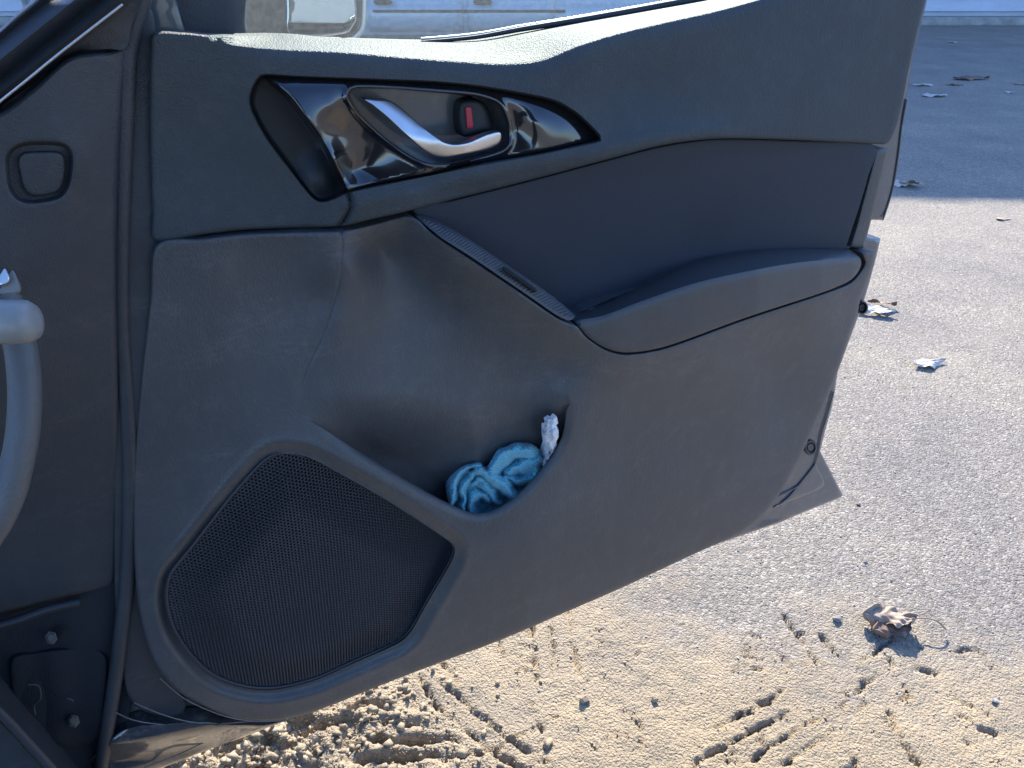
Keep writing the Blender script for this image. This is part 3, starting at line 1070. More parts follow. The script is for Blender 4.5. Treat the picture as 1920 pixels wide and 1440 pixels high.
# -- ribbed rubber strip on the pull handle
st_out = [(778, 404), (800, 407), (850, 432), (900, 462), (950, 496), (1000, 530), (1040, 558), (1078, 592), (1072, 600), (1062, 600), (1040, 589), (960, 534), (880, 480), (830, 448), (800, 424)]
st_l = spline([(778, 404), (830, 440), (880, 466), (960, 515), (1040, 574), (1075, 598)], 8, False)
st_t = TPS([(778, 404, .008), (800, 407, .012), (850, 432, .026), (950, 496, .036), (1078, 592, .046), (830, 448, .036), (880, 480, .044), (960, 534, .050), (1040, 589, .054), (1066, 600, .054)])


def st_depth(P):
    d = st_t(P)
    dl, s, par = seg_dist(P, st_l, False)
    q = par * 350 + (dl * s) * 0.55
    rib = 0.5 + 0.5 * np.sin(q * 2 * math.pi / 6.4)
    be, _, _ = seg_dist(P, spline(st_out, 6))
    return d + 0.0019 * rib * sstep(3, 7, be)


patch('grip_strip', st_out, st_depth, M['arm'], door, step=1.7, edge=3, drop=0.002, thick=0.02, sharp=None)
P_ = door_pt(spline([(942, 502), (970, 521), (1006, 547)], 6, False), 0.047)
tube('grip_slot', P_, [0.0006] + [0.0022] * (len(P_) - 2) + [0.0006], M['hollow_dark'], door, 8)  # slot drawn as a near-black strip, its shade painted

# -- loudspeaker grille: a moulded honeycomb over a shade-black backing sheet
S3 = door_pt(SPK, 0.0)
SU = np.stack([(S3 - _A) @ DU, S3[:, 2]], 1)
ctr = SU.mean(0)
pit = 0.0041
V, F = [], []
hx = np.arange(SU[:, 0].min(), SU[:, 0].max(), pit)
hy = np.arange(SU[:, 1].min(), SU[:, 1].max(), pit * 0.866)
C_ = np.array([(x + (j % 2) * pit / 2, y) for j, y in enumerate(hy) for x in hx])
# rotate the lattice a little, as moulded
an = math.radians(27)
C_ = (C_ - ctr) @ np.array([[math.cos(an), math.sin(an)], [-math.sin(an), math.cos(an)]]) + ctr
ext = np.array([(x + (j % 2) * pit / 2, y) for j, y in enumerate(np.arange(-0.3, 0.3, pit * 0.866)) for x in np.arange(-0.3, 0.3, pit)])
C_ = ext @ np.array([[math.cos(an), math.sin(an)], [-math.sin(an), math.cos(an)]]) + ctr
C_ = C_[inside(C_, SU)]
dC, _, _ = seg_dist(C_, SU)
C_, dC = C_[dC > 0.0015], dC[dC > 0.0015]
base_d = -0.004


def spt(u, z, d):
    return _A + DU * u + np.array([0, 0, 1.0]) * (z - _A[2]) + DN * d


for (u_, z_), dc in zip(C_, dC):
    dom = base_d + 0.009 * float(sstep(0, 0.06, np.array(dc)))
    b0 = len(V)
    for k in range(6):
        a_ = math.radians(60 * k + 30) + an
        V.append(spt(u_ + pit / math.sqrt(3) * math.cos(a_), z_ + pit / math.sqrt(3) * math.sin(a_), dom))
    for k in range(6):
        a_ = math.radians(60 * k + 30) + an
        V.append(spt(u_ + pit * 0.36 * math.cos(a_), z_ + pit * 0.36 * math.sin(a_), dom + 0.0003))
    for k in range(6):
        a_ = math.radians(60 * k + 30) + an
        V.append(spt(u_ + pit * 0.33 * math.cos(a_), z_ + pit * 0.33 * math.sin(a_), dom - 0.002))
    for k in range(6):
        j = (k + 1) % 6
        F.append((b0 + k, b0 + j, b0 + 6 + j, b0 + 6 + k))
        F.append((b0 + 6 + k, b0 + 6 + j, b0 + 12 + j, b0 + 12 + k))
mesh_obj('speaker_grille', V, F, M['grille'], door, smooth=False)
patch('cavity_shade_sheet', [tuple(p) for p in SPK[::2]], lambda P: -0.0085 + 0.0 * P[:, 0], M['hollow_dark'], door, step=30, edge=0, thick=0.003, smooth_out=False)  # flat sheet; the cavity's shade is painted as near-black
# rim ring between well and grille
R3 = door_pt(SPK, 0.0)
ring = [spt((p - _A) @ DU, p[2], base_d + 0.0006) for p in R3]
ring.append(ring[0])
tube('speaker_rim', ring, 0.0017, M['grille'], door, 8)

# -- handle bezel, recess, lever, lock
opening = [(667, 167), (656, 174), (657, 185), (675, 211), (711, 246), (753, 278), (790, 299), (817, 305), (852, 303), (906, 290), (941, 278), (952, 264), (948, 229), (937, 202), (923, 191), (888, 181), (817, 175), (728, 168)]
OPN = spline(opening, 6)
bez_out = bez_top + bez_bot + bez_left
bz_t = TPS([(505, 146, .004), (700, 156, .008), (900, 169, .010), (1040, 196, .010), (1115, 252, .010),
            (1000, 282, .016), (800, 321, .018), (660, 352, .014), (625, 305, .022), (577, 232, .020), (530, 172, .012),
            (620, 200, .014), (640, 250, .006), (680, 280, .002), (720, 310, .006), (660, 320, .004), (600, 190, .014), (1000, 230, .014), (1060, 245, .016), (980, 262, .010), (970, 240, .006), (860, 312, .012), (640, 170, .010)])


def bz_depth(P):
    d = bz_t(P)
    dh, _, _ = seg_dist(P, OPN, True)
    ins = inside(P, OPN)
    sd_ = np.where(ins, dh, -dh)
    d += 0.003 * np.exp(-((sd_ + 6) / 5.0) ** 2)
    d -= 0.045 * sstep(-2.5, 2.5, sd_)
    dt_, st_, _ = seg_dist(P, spline(bez_top, 10, False), False)
    d -= 0.006 * np.exp(-dt_ / 9.0)
    return d


patch('handle_bezel', bez_out, bz_depth, M['gloss'], door, step=4.5, edge=6, drop=0.005, thick=0.02, sharp=60, feats=[(OPN, True, (-11, -8, -6, -4, -2.5, -1, 0.5, 2.5))])
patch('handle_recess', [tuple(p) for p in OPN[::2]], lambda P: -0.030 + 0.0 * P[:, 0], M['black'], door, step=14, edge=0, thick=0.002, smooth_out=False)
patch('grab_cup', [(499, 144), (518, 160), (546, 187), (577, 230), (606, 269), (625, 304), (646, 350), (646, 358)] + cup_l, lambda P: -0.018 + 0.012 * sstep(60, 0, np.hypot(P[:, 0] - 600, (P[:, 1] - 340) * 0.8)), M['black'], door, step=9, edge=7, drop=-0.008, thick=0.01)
lev = [(683, 186), (705, 187), (728, 188), (746, 197), (773, 220), (808, 250), (831, 266), (852, 271), (879, 267), (897, 259), (916, 251), (936, 247), (940, 254), (939, 264), (934, 271), (914, 280), (870, 289), (835, 295), (813, 292), (796, 282), (764, 255), (728, 221), (700, 198)]
lev_c = spline([(683, 187), (715, 200), (750, 228), (785, 258), (815, 277), (850, 282), (890, 275), (938, 260)], 8, False)


def lev_depth(P):
    dl, s, par = seg_dist(P, lev_c, False)
    return 0.010 + 0.010 * sstep(0.0, 0.5, par) - 0.010 * sstep(0.75, 1.0, par) + s * dl / 14.0 * (0.0045 - 0.006 * sstep(0.35, 0.6, par)) - 0.0012 * (dl / 14) ** 2


patch('door_handle', lev, lev_depth, M['chrome'], door, step=3, edge=2.2, drop=0.0016, thick=0.009, sharp=60)
patch('lock_button', [(862, 192), (890, 186), (908, 194), (920, 215), (923, 243), (900, 250), (868, 256), (858, 230)], lambda P: -0.012 + 0.006 * sstep(50, 0, np.abs(P[:, 0] - 900)), M['rubber'], door, step=5, edge=8, drop=0.006, thick=0.02)
patch('lock_marker', [(873, 201), (884, 201), (888, 240), (876, 241)], lambda P: -0.0065 + 0 * P[:, 0], M['red'], door, step=4, edge=1.5, drop=0.0005, thick=0.001, smooth_out=False)
# faint reflections of orange ledlight in the cup, painted on as a coloured patch
patch('cup_glint', [(602, 322), (611, 325), (614, 332), (606, 330)], lambda P: -0.010 + 0 * P[:, 0], plastic('amber glint', (0.35, 0.06, 0.03), 0.3, 0), door, step=3, edge=0, thick=0.002)


# -- caps and bumpers on the shell
def disc(name, c, rx, ry, d0, d1, mat, parent, prof=((0.0, 0.6), (0.45, 0.7), (0.55, 0.2), (0.8, 1.0), (1.0, 0.0))):
    V, F = [], []
    ns = 24
    for (r_, h_) in prof:
        xy = [(c[0] + rx * r_ * math.cos(2 * math.pi * k / ns), c[1] + ry * r_ * math.sin(2 * math.pi * k / ns)) for k in range(ns)]
        V += list(door_pt(xy, d0 + (d1 - d0) * h_))
    for j in range(len(prof) - 1):
        for k in range(ns):
            a_, b_ = j * ns + k, j * ns + (k + 1) % ns
            F.append((a_, a_ + ns, b_ + ns, b_))
    return mesh_obj(name, V, F, mat, parent, sharp=60)


disc('screw_cap', (1520, 839), 12, 15, -0.027, -0.022, M['trim'], door)
disc('rubber_bumper', (1617, 577), 11, 13, -0.026, -0.010, M['rubber'], door, ((0.0, 0.7), (0.5, 0.8), (0.62, 0.6), (0.8, 1.0), (0.95, 0.8), (1.0, 0.0)))
o = patch('hem_plate', [(1530, 868), (1534, 878), (1546, 906), (1530, 920), (1495, 934), (1450, 952), (1474, 935), (1500, 905), (1520, 880)], lambda P: -0.0245 + 0 * P[:, 0], M['paint'], door, step=8, edge=4, drop=0.003, thick=0.004)
P_ = door_pt(spline([(1563, 735), (1552, 775), (1540, 815), (1532, 858), (1520, 885), (1495, 912), (1450, 935)], 8, False), -0.026)
tube('edge_bead', P_, 0.0013, M['paint'], door, 8)
P_ = door_pt(spline([(1700, 185), (1691, 235), (1683, 300), (1672, 360), (1656, 410)], 8, False), -0.0275)
tube('edge_bead', P_, 0.0014, M['paint'], door, 8)

# glossy lower front corner of the door skin
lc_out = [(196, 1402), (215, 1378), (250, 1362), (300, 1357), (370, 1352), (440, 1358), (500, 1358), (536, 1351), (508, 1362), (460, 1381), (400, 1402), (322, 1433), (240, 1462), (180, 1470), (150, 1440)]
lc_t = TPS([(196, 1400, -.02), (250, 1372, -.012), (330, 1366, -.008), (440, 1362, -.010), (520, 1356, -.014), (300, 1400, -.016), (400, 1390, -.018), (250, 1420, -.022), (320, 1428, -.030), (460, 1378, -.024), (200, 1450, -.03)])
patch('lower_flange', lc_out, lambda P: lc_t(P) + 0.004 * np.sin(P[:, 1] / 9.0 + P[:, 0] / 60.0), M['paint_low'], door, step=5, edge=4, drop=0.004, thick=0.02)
for pl, dp in (([(252, 1318), (300, 1338), (350, 1352), (400, 1357), (450, 1354), (490, 1350)], -0.004), ([(215, 1335), (250, 1350), (300, 1358), (360, 1361), (420, 1358)], -0.010),
               ([(300, 1272), (340, 1306), (380, 1327), (430, 1345), (480, 1352), (534, 1351)], 0.000), ([(270, 1440), (340, 1412), (420, 1375), (470, 1362)], -0.022)):
    P_ = door_pt(spline(pl, 8, False), dp)
    tube('hem_edge', P_, 0.0007, M['paint'], door, 8)

# -- body side round the hinge: dash end, pillar, footwell
pil_t = TPS([(0, 300, .03), (150, 300, .02), (235, 300, 0.0), (240, 600, -.004), (100, 600, .02), (0, 700, .03), (0, 1000, -.012), (0, 1150, -.026), (200, 1100, -.026), (200, 1000, -.02), (100, 850, .0), (240, 130, .0), (120, 180, .02)])
dash_out = [(-160, 330), (-160, 280), (0, 212), (60, 168), (130, 108), (200, 97), (236, 95), (229, 200), (222, 330), (219, 440), (219, 560), (222, 700), (224, 860), (222, 1000), (215, 1090), (190, 1105), (100, 1128), (0, 1150), (-160, 1190)]
CAPO = spline([(12, 300), (22, 280), (45, 269), (90, 267), (122, 272), (135, 290), (134, 325), (126, 355), (108, 372), (60, 380), (34, 374), (18, 352)], 8)
CAPI = spline([(34, 300), (44, 287), (80, 284), (112, 286), (122, 298), (122, 330), (114, 354), (98, 364), (62, 368), (46, 356), (38, 330)], 8)


def dash_depth(P):
    d = pil_t(P)
    dh, _, _ = seg_dist(P, CAPO, True)
    s_ = np.where(inside(P, CAPO), dh, -dh)
    d -= 0.010 * sstep(-3, 5, s_)
    return d


dash = patch('dashboard_end', dash_out, dash_depth, M['body'], car, step=8, edge=8, drop=0.008, thick=0.04, feats=[(CAPO, True, (-4, -2, 0, 2, 5))])
patch('vent_cap', [tuple(p) for p in CAPI], lambda P: pil_t(P) - 0.0045, M['body'], dash, step=6, edge=5, drop=0.003, thick=0.008)
apil = [(-160, 300), (-160, 262), (-60, 235), (0, 200), (60, 158), (128, 102), (200, 92), (236, 90), (246, 50), (264, 0), (285, -60), (190, -60), (118, 0), (85, -20), (66, 0), (30, 30), (0, 58), (-60, 105), (-160, 180)]
AP = spline([(-160, 300), (-60, 245), (0, 206), (60, 160), (130, 104), (200, 48), (260, 0), (330, -60)], 14, False)


def ap_depth(P):
    dl, s, par = seg_dist(P, AP, False)
    v = dl * np.where(s < 0, 1, -1)       # positive above the line
    d = np.full(len(P), 0.012)
    d += 0.012 * sstep(-2, 30, v) + 0.008 * np.exp(-((v - 26) / 7) ** 2) - 0.008 * np.exp(-((v - 45) / 9) ** 2) + 0.006 * np.exp(-((v - 75) / 12) ** 2) - 0.006 * np.exp(-((v - 105) / 8) ** 2)
    return d


patch('gap_filler', [(215, 20), (285, 20), (296, 200), (296, 700), (275, 1000), (300, 1230), (350, 1320), (330, 1345), (262, 1330), (235, 1290), (215, 1100), (215, 600)], lambda P: -0.010 - 0.010 * sstep(700, 1150, P[:, 1]), M['body'], door, step=16, edge=6, drop=0.004, thick=0.01)  # added dark filler patch covering the paler shell in the hinge gap
patch('windscreen_pillar', apil, ap_depth, M['body'], car, step=6, edge=6, drop=0.006, thick=0.05,
      feats=[(AP, False, (0, -2, -10, -19, -26, -33, -40, -45, -50, -58, -67, -75, -83, -92, -99, -105, -111))])
P_ = door_pt(spline([(-100, 280), (-20, 208), (0, 190), (50, 150), (100, 109), (160, 62), (230, 8)], 10, False), 0.034)
tube('pillar_beading', P_, 0.0009, M['chrome'], car, 8)
ws1 = spline([(270, -60), (262, 0), (250, 45), (238, 95), (233, 200), (228, 330), (225, 450), (226, 600), (238, 760), (244, 900), (240, 1060), (226, 1200), (212, 1300), (196, 1400), (176, 1520)], 20, False)
tube('door_seal', door_pt(ws1, np.linspace(-.004, -.024, len(ws1))), 0.0075, M['body'], car, 12)
# footwell and sill
foot = [(-200, 1120), (0, 1120), (120, 1080), (190, 990), (215, 850), (222, 700), (262, 700), (262, 1250), (240, 1350), (260, 1480), (260, 1700), (-200, 1700)]
ft = patch('hinge_pillar', foot, lambda P: -0.030 + 0.005 * np.sin(P[:, 0] / 37.0) * np.cos(P[:, 1] / 53.0), M['dark'], car, step=14, edge=4, drop=0.003, thick=0.05, smooth_out=False)
for c_ in ((96, 1196), (138, 1352)):
    V, F = [], []
    for (r_, h_) in ((0.0, 1), (0.7, 1), (0.8, 0.85), (0.85, 0.25), (1.15, 0.2), (1.2, 0)):
        for k in range(6 if r_ < 0.86 else 6):
            a_ = math.radians(60 * k + 12)
            V.append(door_pt([(c_[0] + 10 * r_ * math.cos(a_), c_[1] + 11 * r_ * math.sin(a_))], -0.024 + 0.010 * h_)[0])
    for j in range(5):
        for k in range(6):
            a_, b_ = j * 6 + k, j * 6 + (k + 1) % 6
            F.append((a_, a_ + 6, b_ + 6, b_))
    mesh_obj('bolt', V, F, M['bolt'], ft, smooth=False)
P_ = door_pt(spline([(-60, 1182), (0, 1172), (40, 1160), (90, 1142), (150, 1128)], 8, False), -0.016)
tube('check_strap', P_, 0.0045, M['rubber'], ft, 8)
P_ = door_pt(spline([(52, 1284), (72, 1286), (76, 1310), (64, 1322), (66, 1340)], 5, False), -0.018)
tube('cable_clip', P_, 0.0009, M['seal'], ft, 8)
P_ = door_pt(spline([(125, 1310), (132, 1311), (138, 1315)], 4, False), -0.018)
tube('cable_clip', P_, 0.0009, M['seal'], ft, 8)
hb = patch('hinge', [(20, 1240), (60, 1225), (170, 1215), (200, 1235), (195, 1320), (180, 1385), (120, 1400), (40, 1360)], lambda P: -0.0265 + 0.006 * np.sin(P[:, 0] / 14.0) * 0.3, M['dark'], ft, step=10, edge=6, drop=0.003, thick=0.02)
sill = patch('sill_trim', [(-200, 1200), (-40, 1310), (0, 1338), (50, 1390), (100, 1446), (190, 1560), (230, 1700), (-200, 1700)], lambda P: 0.03 + 0.0 * P[:, 0], M['body'], car, step=14, edge=12, drop=0.016, thick=0.05)
P_ = door_pt(spline([(-120, 1235), (0, 1335), (50, 1388), (100, 1444), (190, 1556)], 12, False), 0.034)
tube('sill_beading', P_, 0.0042, M['seal'], sill, 10)

# -- steering wheel rim, stalk and instrument bezel at the left edge of the view
rim_c = spline([(10, 560), (36, 640), (46, 720), (44, 800), (32, 870), (14, 935), (-20, 1000), (-80, 1070), (-200, 1140), (-340, 1150)], 14, False)
sw = tube('steering_wheel', dist_pt(rim_c, 0.50), 0.0100, M['wheel'], car, 16)
st_c = np.array([(-200, 600), (-60, 603), (20, 604), (50, 603), (62, 603), (68, 602)])
tube('stalk', dist_pt(st_c, 0.455), [0.0138, 0.0138, 0.0138, 0.0134, 0.0112, 0.005], M['stalk'], car, 20)
f4 = lambda P, d: dist_pt(P, 0.54 - d)
vb = patch('side_vent_bezel', [(-160, 430), (-60, 400), (0, 450), (14, 475), (36, 530), (39, 546), (30, 552), (-60, 556), (-160, 560)], lambda P: 0.0 * P[:, 0], M['stalk'], car, step=6, edge=5, drop=0.006, thick=0.02, pt=f4)
patch('vent_glass', [(-160, 450), (-60, 430), (-2, 474), (10, 500), (19, 520), (16, 532), (0, 538), (-160, 540)], lambda P: 0.004 + 0.0 * P[:, 0], M['chrome'], vb, step=8, edge=4, drop=0.004, thick=0.006, pt=f4)

# -- the rest of the cabin, behind and beside the viewpoint: it keeps the sky off the hinge side of the door
an_ = math.atan2(DU[1], DU[0]) - math.radians(62)
CS = np.array([math.cos(an_), math.sin(an_), 0])            # along the car's side, rearwards
CI = np.array([CS[1], -CS[0], 0])                            # into the car
if CI[1] > 0:
    CI = -CI
HG = door_pt([(250, 900)], 0.0)[0] * np.array([1, 1, 0])


def slab(name, a0, a1, i0, i1, z0, z1, mat, bev=0.02):
    v, f = box_vf(((a0 + a1) / 2, (i0 + i1) / 2, (z0 + z1) / 2), (a1 - a0, i1 - i0, z1 - z0), bev)
    return mesh_obj(name, HG + v[:, :1] * CS + v[:, 1:2] * CI + v[:, 2:] * np.array([0, 0, 1.0]), f, mat, car, sharp=40)


slab('roof', 0.52, 2.6, 0.14, 1.5, 1.40, 1.44, M['body'])
slab('floor_pan', -0.3, 2.4, 0.16, 1.6, 0.22, 0.30, M['dark'])
slab('front_seat', 0.75, 1.30, 0.40, 0.92, 0.36, 0.56, M['dark'], 0.06)
slab('seat_back', 1.22, 1.42, 0.42, 0.90, 0.56, 1.16, M['dark'], 0.06)
slab('dashboard', -0.55, -0.12, 0.25, 1.5, 0.62, 0.92, M['dark'], 0.05)

# ------------------------------------------------------------------ things in the pocket
cl_out = [(838, 908), (843, 894), (858, 880), (872, 868), (886, 864), (902, 868), (914, 878), (924, 866), (932, 852), (946, 838), (968, 829), (990, 832), (1008, 840), (1017, 852), (1022, 872), (1026, 900), (1000, 940), (960, 975), (900, 990), (860, 975), (842, 940)]
FO = [(spline(p, 5, False), a_, w_) for p, a_, w_ in (
    ([(846, 945), (848, 905), (862, 885), (884, 872), (900, 876)], .012, 8), ([(868, 955), (866, 920), (876, 900), (892, 888), (904, 890)], .010, 7),
    ([(900, 885), (925, 893), (950, 912), (975, 935)], .016, 13), ([(888, 905), (902, 902), (918, 915), (935, 945)], .011, 8), ([(885, 965), (885, 935), (900, 925), (920, 940)], .010, 8),
    ([(925, 878), (940, 855), (965, 842), (990, 845)], .016, 15), ([(960, 880), (990, 870), (1008, 860)], .012, 14), ([(950, 895), (980, 900), (1000, 890), (1004, 870)], .010, 9))]


def cloth_depth(P):
    d = np.full(len(P), -0.012) - 0.010 * sstep(900, 840, P[:, 1])
    wx = P[:, 0] + 5 * fnoise(P[:, 0] / 17, P[:, 1] / 17, 63)
    wy = P[:, 1] + 5 * fnoise(P[:, 0] / 17, P[:, 1] / 17, 64)
    W = np.stack([wx, wy], 1)
    for k, (L_, a_, w_) in enumerate(FO):
        dl, s, par = seg_dist(W, L_, False)
        w2 = w_ * (1.25 + 0.3 * fnoise(par * 4, par * 0 + k, 65))
        x_ = np.clip(dl / w2, 0, 1)
        d = np.maximum(d, -0.012 + a_ * 1.6 * (1 - x_ ** 1.6) + 0.0035 * (P[:, 1] - 860) / 100 + 0.0016 * s * x_)
    d += 0.0018 * (0.4 - np.abs(fnoise(P[:, 0] / 13 + P[:, 1] / 30, P[:, 1] / 19, 61))) + 0.0012 * fnoise(P[:, 0] / 5, P[:, 1] / 5, 62)
    return d


patch('cleaning_cloth', cl_out, cloth_depth, M['cloth'], None, step=2.0, edge=5, drop=0.008, thick=0.004, sharp=None,
      label='crumpled bright blue waffle-weave cloth stuffed in the door pocket', cat='cloth')

ti_out = [(1020, 798), (1026, 797), (1024, 788), (1031, 783), (1037, 786), (1040, 780), (1044, 781), (1046, 790), (1047, 793), (1043, 797), (1047, 806), (1048, 818), (1043, 828), (1045, 834), (1040, 846), (1030, 858), (1024, 874), (1014, 876), (1014, 858), (1018, 842), (1022, 832), (1020, 815)]


def ti_depth(P):
    return 0.010 + 0.028 * sstep(850, 815, P[:, 1]) + 0.006 * fnoise(P[:, 0] / 6.0, P[:, 1] / 8.0, 71) - 0.00012 * (P[:, 0] - 1034) ** 2 * 0.5 + 0.003 * fnoise(P[:, 0] / 2.7, P[:, 1] / 3.5, 72)


o = patch('tissue', ti_out, ti_depth, M['tissue'], None, step=3.4, edge=3, drop=0.004, thick=0.006, sharp=12, smooth_out=False,
          label='crumpled white tissue sticking up from the pocket beside the blue cloth', cat='tissue')


# ------------------------------------------------------------------ leaves
def leaf(px, size, rot, curl, mat, label, roll=0.0, seed=0, stem=True, width=0.5, lift=0.0, simple=False, fold=0.0, wav=1.0, zs=0.55, clump=False):
    g = ground_pt([px])[0]
    x, y = g[0], g[1]
    r = random.Random(seed)
    n, mth = (44, 20) if not simple else (14, 8)
    V, F = [], []
    ph = r.random() * 6
    for i in range(n + 1):
        t = i / n
        wd = width * (math.sin(math.pi * min(1, t ** 0.8)) ** 0.75) * (1 - 0.25 * t) * (1 + 0.16 * math.sin(9 * t + ph) + 0.10 * math.sin(23 * t + ph))
        for j in range(mth + 1):
            s = j / mth * 2 - 1
            hw = wd * s / 1.0
            # side curl: bend the blade round its midrib
            k = curl * (0.7 + 0.5 * math.sin(4 * t + ph))
            ang = k * s * 1.6
            yy = math.sin(ang) / max(abs(k) * 1.6, 1e-3) * wd if abs(k) > 0.05 else hw
            zz = (1 - math.cos(ang)) / max(abs(k) * 1.6, 1e-3) * wd * (1 if k > 0 else -1) if abs(k) > 0.05 else 0
            xx = t - 0.5
            zz += 0.10 * wav * math.sin(7 * t + 2 * s + ph) * abs(s) + 0.05 * wav * math.sin(17 * t + 5 * s + ph) * abs(s) + fold * (t - 0.5) ** 2 * 1.6
            zz += -0.02 * math.exp(-(s / 0.12) ** 2) + 0.018 * wav * math.cos(34 * (t - 0.30 * abs(s))) * min(1, abs(s) * 3)
            V.append((xx, yy, zz))
    for i in range(n):
        for j in range(mth):
            a_ = i * (mth + 1) + j
            F.append((a_, a_ + mth + 1, a_ + mth + 2, a_ + 1))
    V = np.array(V) * size
    V[:, 2] *= zs
    # roll about the length, then set on the ground
    cr, sr = math.cos(roll), math.sin(roll)
    V = np.stack([V[:, 0], V[:, 1] * cr - V[:, 2] * sr, V[:, 1] * sr + V[:, 2] * cr], 1)
    V[:, 2] -= V[:, 2].min() - 0.002 - lift
    zc = float(V[n // 2 * (mth + 1) + mth // 2, 2])
    root = bpy.data.objects.new('leaf', None)
    gz = zat(x, y) if (X0 < x < X1 and Y0 < y < Y1) else 0.0
    if simple:
        o = mesh_obj('leaf', V, F, mat, None, label=label, cat='leaf', group='dry leaves lying on the asphalt')
        o.location = (x, y, gz)
        o.rotation_euler = (0, 0, rot)
        return o
    put(root, label=label, cat='leaf', group='dry leaves lying on the asphalt')
    root.location = (x, y, gz)
    root.rotation_euler = (0, 0, rot)
    if clump:
        V[:, 2] -= 0.006
        V2 = V * np.array([0.85, 0.95, 0.62]) @ np.array([[0.94, 0.34, 0], [-0.34, 0.94, 0], [0, 0, 1]])
        V2[:, 1] -= 0.016
        V2[:, 0] += 0.004
        V2[:, 2] -= V2[:, 2].min() + 0.002
        mesh_obj('blade', V2, F, M['leaf_brown'], root)
    mesh_obj('blade', V, F, mat, root)
    if stem:
        e = V[n * (mth + 1) + mth // 2]
        P_ = [e - np.array([0.08, 0, 0]) * size, e + np.array([0.2, 0.03, 0.03]) * size, e + np.array([0.4, -0.01, 0.02]) * size, e + np.array([0.58, -0.05, -0.02]) * size]
        P_ = [np.array(p) for p in P_]
        P_[-1][2] = max(P_[-1][2] * 0.4, 0.002)
        PP = []
        for i in range(len(P_) - 1):
            for t in np.linspace(0, 1, 5, endpoint=False):
                PP.append(P_[i] * (1 - t) + P_[i + 1] * t)
        PP.append(P_[-1])
        PP = np.array(PP)
        for _ in range(4):
            PP[1:-1] = (PP[:-2] + PP[1:-1] * 2 + PP[2:]) / 4
        tube('stem', PP, np.linspace(0.0012, 0.0016, len(PP)), M['stem'], root, 6)
    return root


leaf((1660, 1176), 0.098, math.radians(-8), -1.05, M['leaf'], 'curled brown leaf with a long stem, on the dirt at the lower right', seed=3, width=0.36, lift=0.0, roll=0.10, fold=-0.15, wav=1.7, zs=0.7, clump=True)
leaf((1742, 684), 0.118, math.radians(14), -0.95, M['leaf_pale'], 'pale folded leaf casting a shadow on sunlit asphalt right of the door', seed=5, width=0.24, roll=0.10, lift=0.0, stem=False, wav=0.35, zs=0.9)
leaf((1640, 588), 0.135, math.radians(-12), -0.3, M['leaf_pale'], 'pale leaf half hidden behind the door edge at the black rubber bumper', seed=8, width=0.24, roll=0.15, stem=False, lift=0.006, wav=0.5)
leaf((1652, 575), 0.10, math.radians(-14), 0.3, M['leaf_brown'], 'dark leaf tilted behind the pale leaf at the door edge', seed=9, width=0.30, roll=-0.5, stem=False, lift=0.004)
leaf((1688, 349), 0.10, math.radians(10), -0.6, M['leaf_pale'], 'light leaf nearest the door on the edge of the building shadow', seed=11, width=0.4, roll=0.3, stem=False)
leaf((1708, 350), 0.13, math.radians(-15), -0.7, M['leaf'], 'tan leaf on the shadow edge, just right of a lighter leaf', seed=12, width=0.4, roll=-0.3, stem=False)
leaf((1752, 181), 0.22, math.radians(3), -0.3, M['leaf_pale'], 'long pale leaf lying in the shade nearest the door top', seed=13, width=0.28, simple=True, zs=0.3)
leaf((1730, 161), 0.18, math.radians(-3), 0.3, M['leaf_pale'], 'small pale leaf in the shade just above the long pale one', seed=14, width=0.28, simple=True, zs=0.3)
leaf((1820, 149), 0.36, math.radians(4), -0.2, M['leaf_brown'], 'widest dark leaf lying in the shade right of the door', seed=15, width=0.22, simple=True, zs=0.3)
leaf((1790, 160), 0.14, math.radians(-8), 0.3, M['leaf_brown'], 'small dark leaf in the shade left below the widest dark leaf', seed=16, width=0.3, simple=True, zs=0.3)
leaf((1917, 158), 0.16, math.radians(12), -0.5, M['leaf'], 'orange brown leaf in the shade at the right edge of the photo', seed=17, width=0.42, simple=True, zs=0.3)
leaf((1893, 174), 0.09, math.radians(-8), -0.5, M['leaf_pale'], 'tiny whitish leaf in the shade near the right edge', seed=18, width=0.4, simple=True, zs=0.3)
leaf((1786, 80), 0.14, math.radians(0), -0.4, M['leaf_pale'], 'faint pale leaf far back in the shade, near the building', seed=19, width=0.4, simple=True, zs=0.3)
leaf((1880, 412), 0.07, math.radians(5), -0.3, M['leaf'], 'small flat brown leaf on sunlit asphalt at the right edge', seed=20, width=0.3, simple=True, zs=0.3)


# ------------------------------------------------------------------ stones, clods, grit
def lump(seed, sub=1):
    """an angular broken lump: the hull of a few random points"""
    r = random.Random(seed * 17 + 5)
    bm = bmesh.new()
    for k in range(11 if sub == 1 else 20):
        v = Vector((r.gauss(0, 1), r.gauss(0, 1), r.gauss(0, 1))).normalized() * r.uniform(0.72, 1.12)
        bm.verts.new((v.x * 1.15, v.y * 0.9, v.z * 0.68))
    res = bmesh.ops.convex_hull(bm, input=list(bm.verts))
    bmesh.ops.delete(bm, geom=[g for g in res['geom_interior'] if isinstance(g, bmesh.types.BMVert)], context='VERTS')
    bmesh.ops.triangulate(bm, faces=list(bm.faces))
    bm.verts.index_update()
    V = np.array([tuple(v.co) for v in bm.verts])
    F = [tuple(v.index for v in f.verts) for f in bm.faces]
    bm.free()
    return V, F


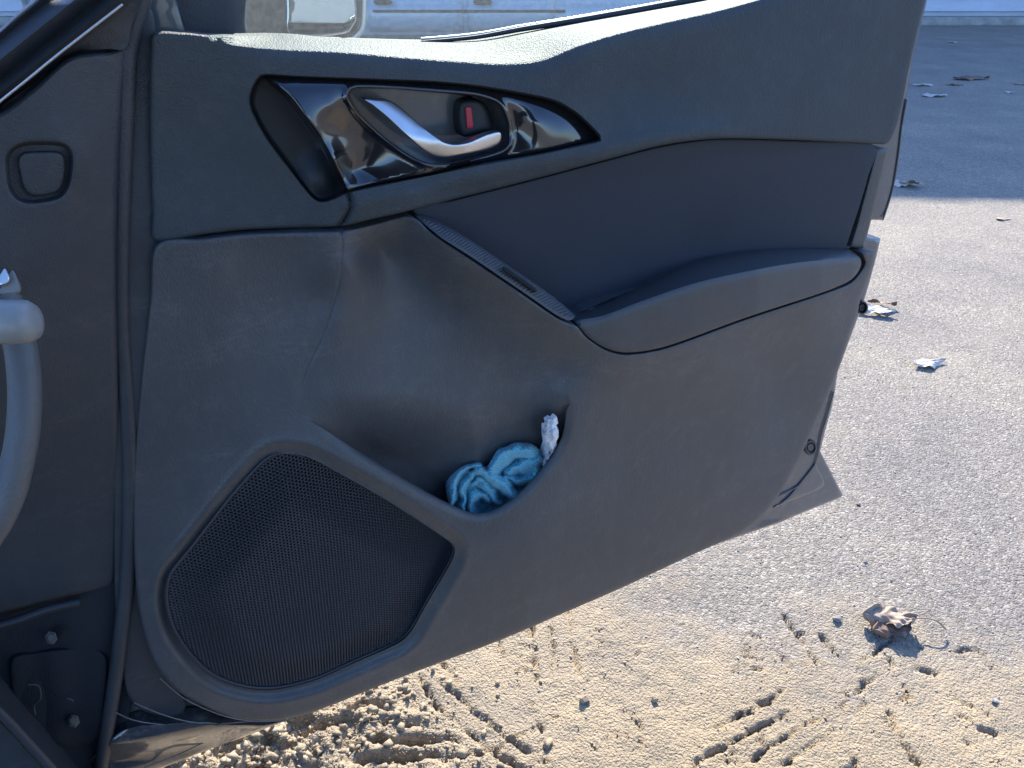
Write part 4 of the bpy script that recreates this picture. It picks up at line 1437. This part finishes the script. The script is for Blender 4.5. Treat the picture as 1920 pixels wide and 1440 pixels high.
for i, (px, sz, mt, lb) in enumerate([
        ((1567, 1168), 0.0085, M['stone'], 'small grey stone left of the curled brown leaf'),
        ((1725, 1216), 0.006, M['stone'], 'tiny grey stone just below the shadow of the curled leaf'),
        ((1861, 1320), 0.006, M['leaf_pale'], 'small whitish pebble on the dirt near the right edge'),
        ((1665, 1352), 0.010, M['clod'], 'crumbly brown clod of soil below the curled leaf'),
        ((1622, 1057), 0.004, M['stone'], 'dark speck of stone on the asphalt above the curled leaf'),
        ((1609, 948), 0.005, M['stone'], 'dark pebble on the asphalt right of the door corner'),
        ((1096, 1318), 0.010, M['clod'], 'dark lone clod on the tyre-marked dirt under the door'),
        ((1226, 1317), 0.007, M['clod'], 'small clod on the dirt right of the lone dark clod')]):
    g = ground_pt([px])[0]
    V, F = lump(i + 2, 2)
    o = mesh_obj('stone' if mt is not M['clod'] else 'dirt_clod', V * sz, F, mt, None, smooth=False, label=lb, cat='stone' if mt is not M['clod'] else 'clod',
                 group='small stones on the ground' if mt is not M['clod'] else 'single clods on the dirt')
    o.location = (g[0], g[1], zat(g[0], g[1]) + sz * 0.45)


def scatter(name, pts, sizes, mat, kinds=14, sub=1):
    LV = [lump(50 + k, sub) for k in range(kinds)]
    n = len(pts)
    VL, FL, o_ = [], [], 0
    for i in range(n):
        v, f = LV[i % kinds]
        a_ = rng.random() * 6.28
        c_, s_ = math.cos(a_), math.sin(a_)
        sc = sizes[i] * (0.7 + 0.7 * rng.random(3))
        q = v * sc
        VL.append(np.stack([q[:, 0] * c_ - q[:, 1] * s_, q[:, 0] * s_ + q[:, 1] * c_, q[:, 2]], 1) + pts[i])
        FL.append(np.array(f) + o_)
        o_ += len(v)
    VV = np.vstack(VL)
    FFa = np.vstack(FL).astype(np.int32)
    me = bpy.data.meshes.new(name)
    me.vertices.add(len(VV))
    me.vertices.foreach_set('co', VV.astype(np.float32).ravel())
    me.loops.add(FFa.size)
    me.loops.foreach_set('vertex_index', FFa.ravel())
    me.polygons.add(len(FFa))
    me.polygons.foreach_set('loop_start', (np.arange(len(FFa)) * 3).astype(np.int32))
    me.update(calc_edges=True)
    me.materials.append(mat)
    return put(bpy.data.objects.new(name, me), kind='stuff')


pts, sz = [], []
for i in range(4200):
    x = cl[0] + rng.normal() * 0.17
    y = cl[1] + rng.normal() * 0.09
    s = 0.0014 + 0.0080 * rng.random() ** 5
    pts.append((x, y, zat(x, y) + s * 0.3))
    sz.append(s)
for L_, dep_, wid_ in TR:
    n_ = int(len(L_) * (4 if dep_ > 0.01 else 1.2))
    for i in range(n_):
        k = rng.integers(0, len(L_))
        q = L_[k] + rng.normal(size=2) * wid_ * 1.9
        s = 0.0009 + 0.0024 * rng.random() ** 3
        pts.append((q[0], q[1], zat(q[0], q[1]) + s * 0.2))
        sz.append(s)
o = scatter('dirt_clods', pts, sz, M['clod'])
o['label'] = 'loose crumbs and clods of dry tan soil on the ground under the door'
o['category'] = 'soil'
pts, sz = [], []
while len(pts) < 5000:
    px = (rng.uniform(900, 1960), rng.uniform(345, 1445) if rng.random() < 0.4 else 345 + 900 * rng.random() ** 1.6)
    g = ground_pt([px])[0]
    x, y = g[0], g[1]
    if not (X0 + .05 < x < X1 - .05 and Y0 + .05 < y < Y1 - .05):
        continue
    s = (0.0009 + 0.0013 * rng.random() ** 4) * (0.8 + 0.28 * y)
    pts.append((x, y, zat(x, y) + s * 0.2))
    sz.append(s)
M['grit'] = plastic('pale grit', (0.40, 0.375, 0.34), 0.7, 0.0, mottle=0.5, spec=0.6)
M['grit'].node_tree.nodes['Noise Texture'].inputs['Scale'].default_value = 180.0
o = scatter('grit', pts, sz, M['grit'], sub=1)
o['label'] = 'pale loose grit strewn over the sunlit asphalt'
o['category'] = 'grit'
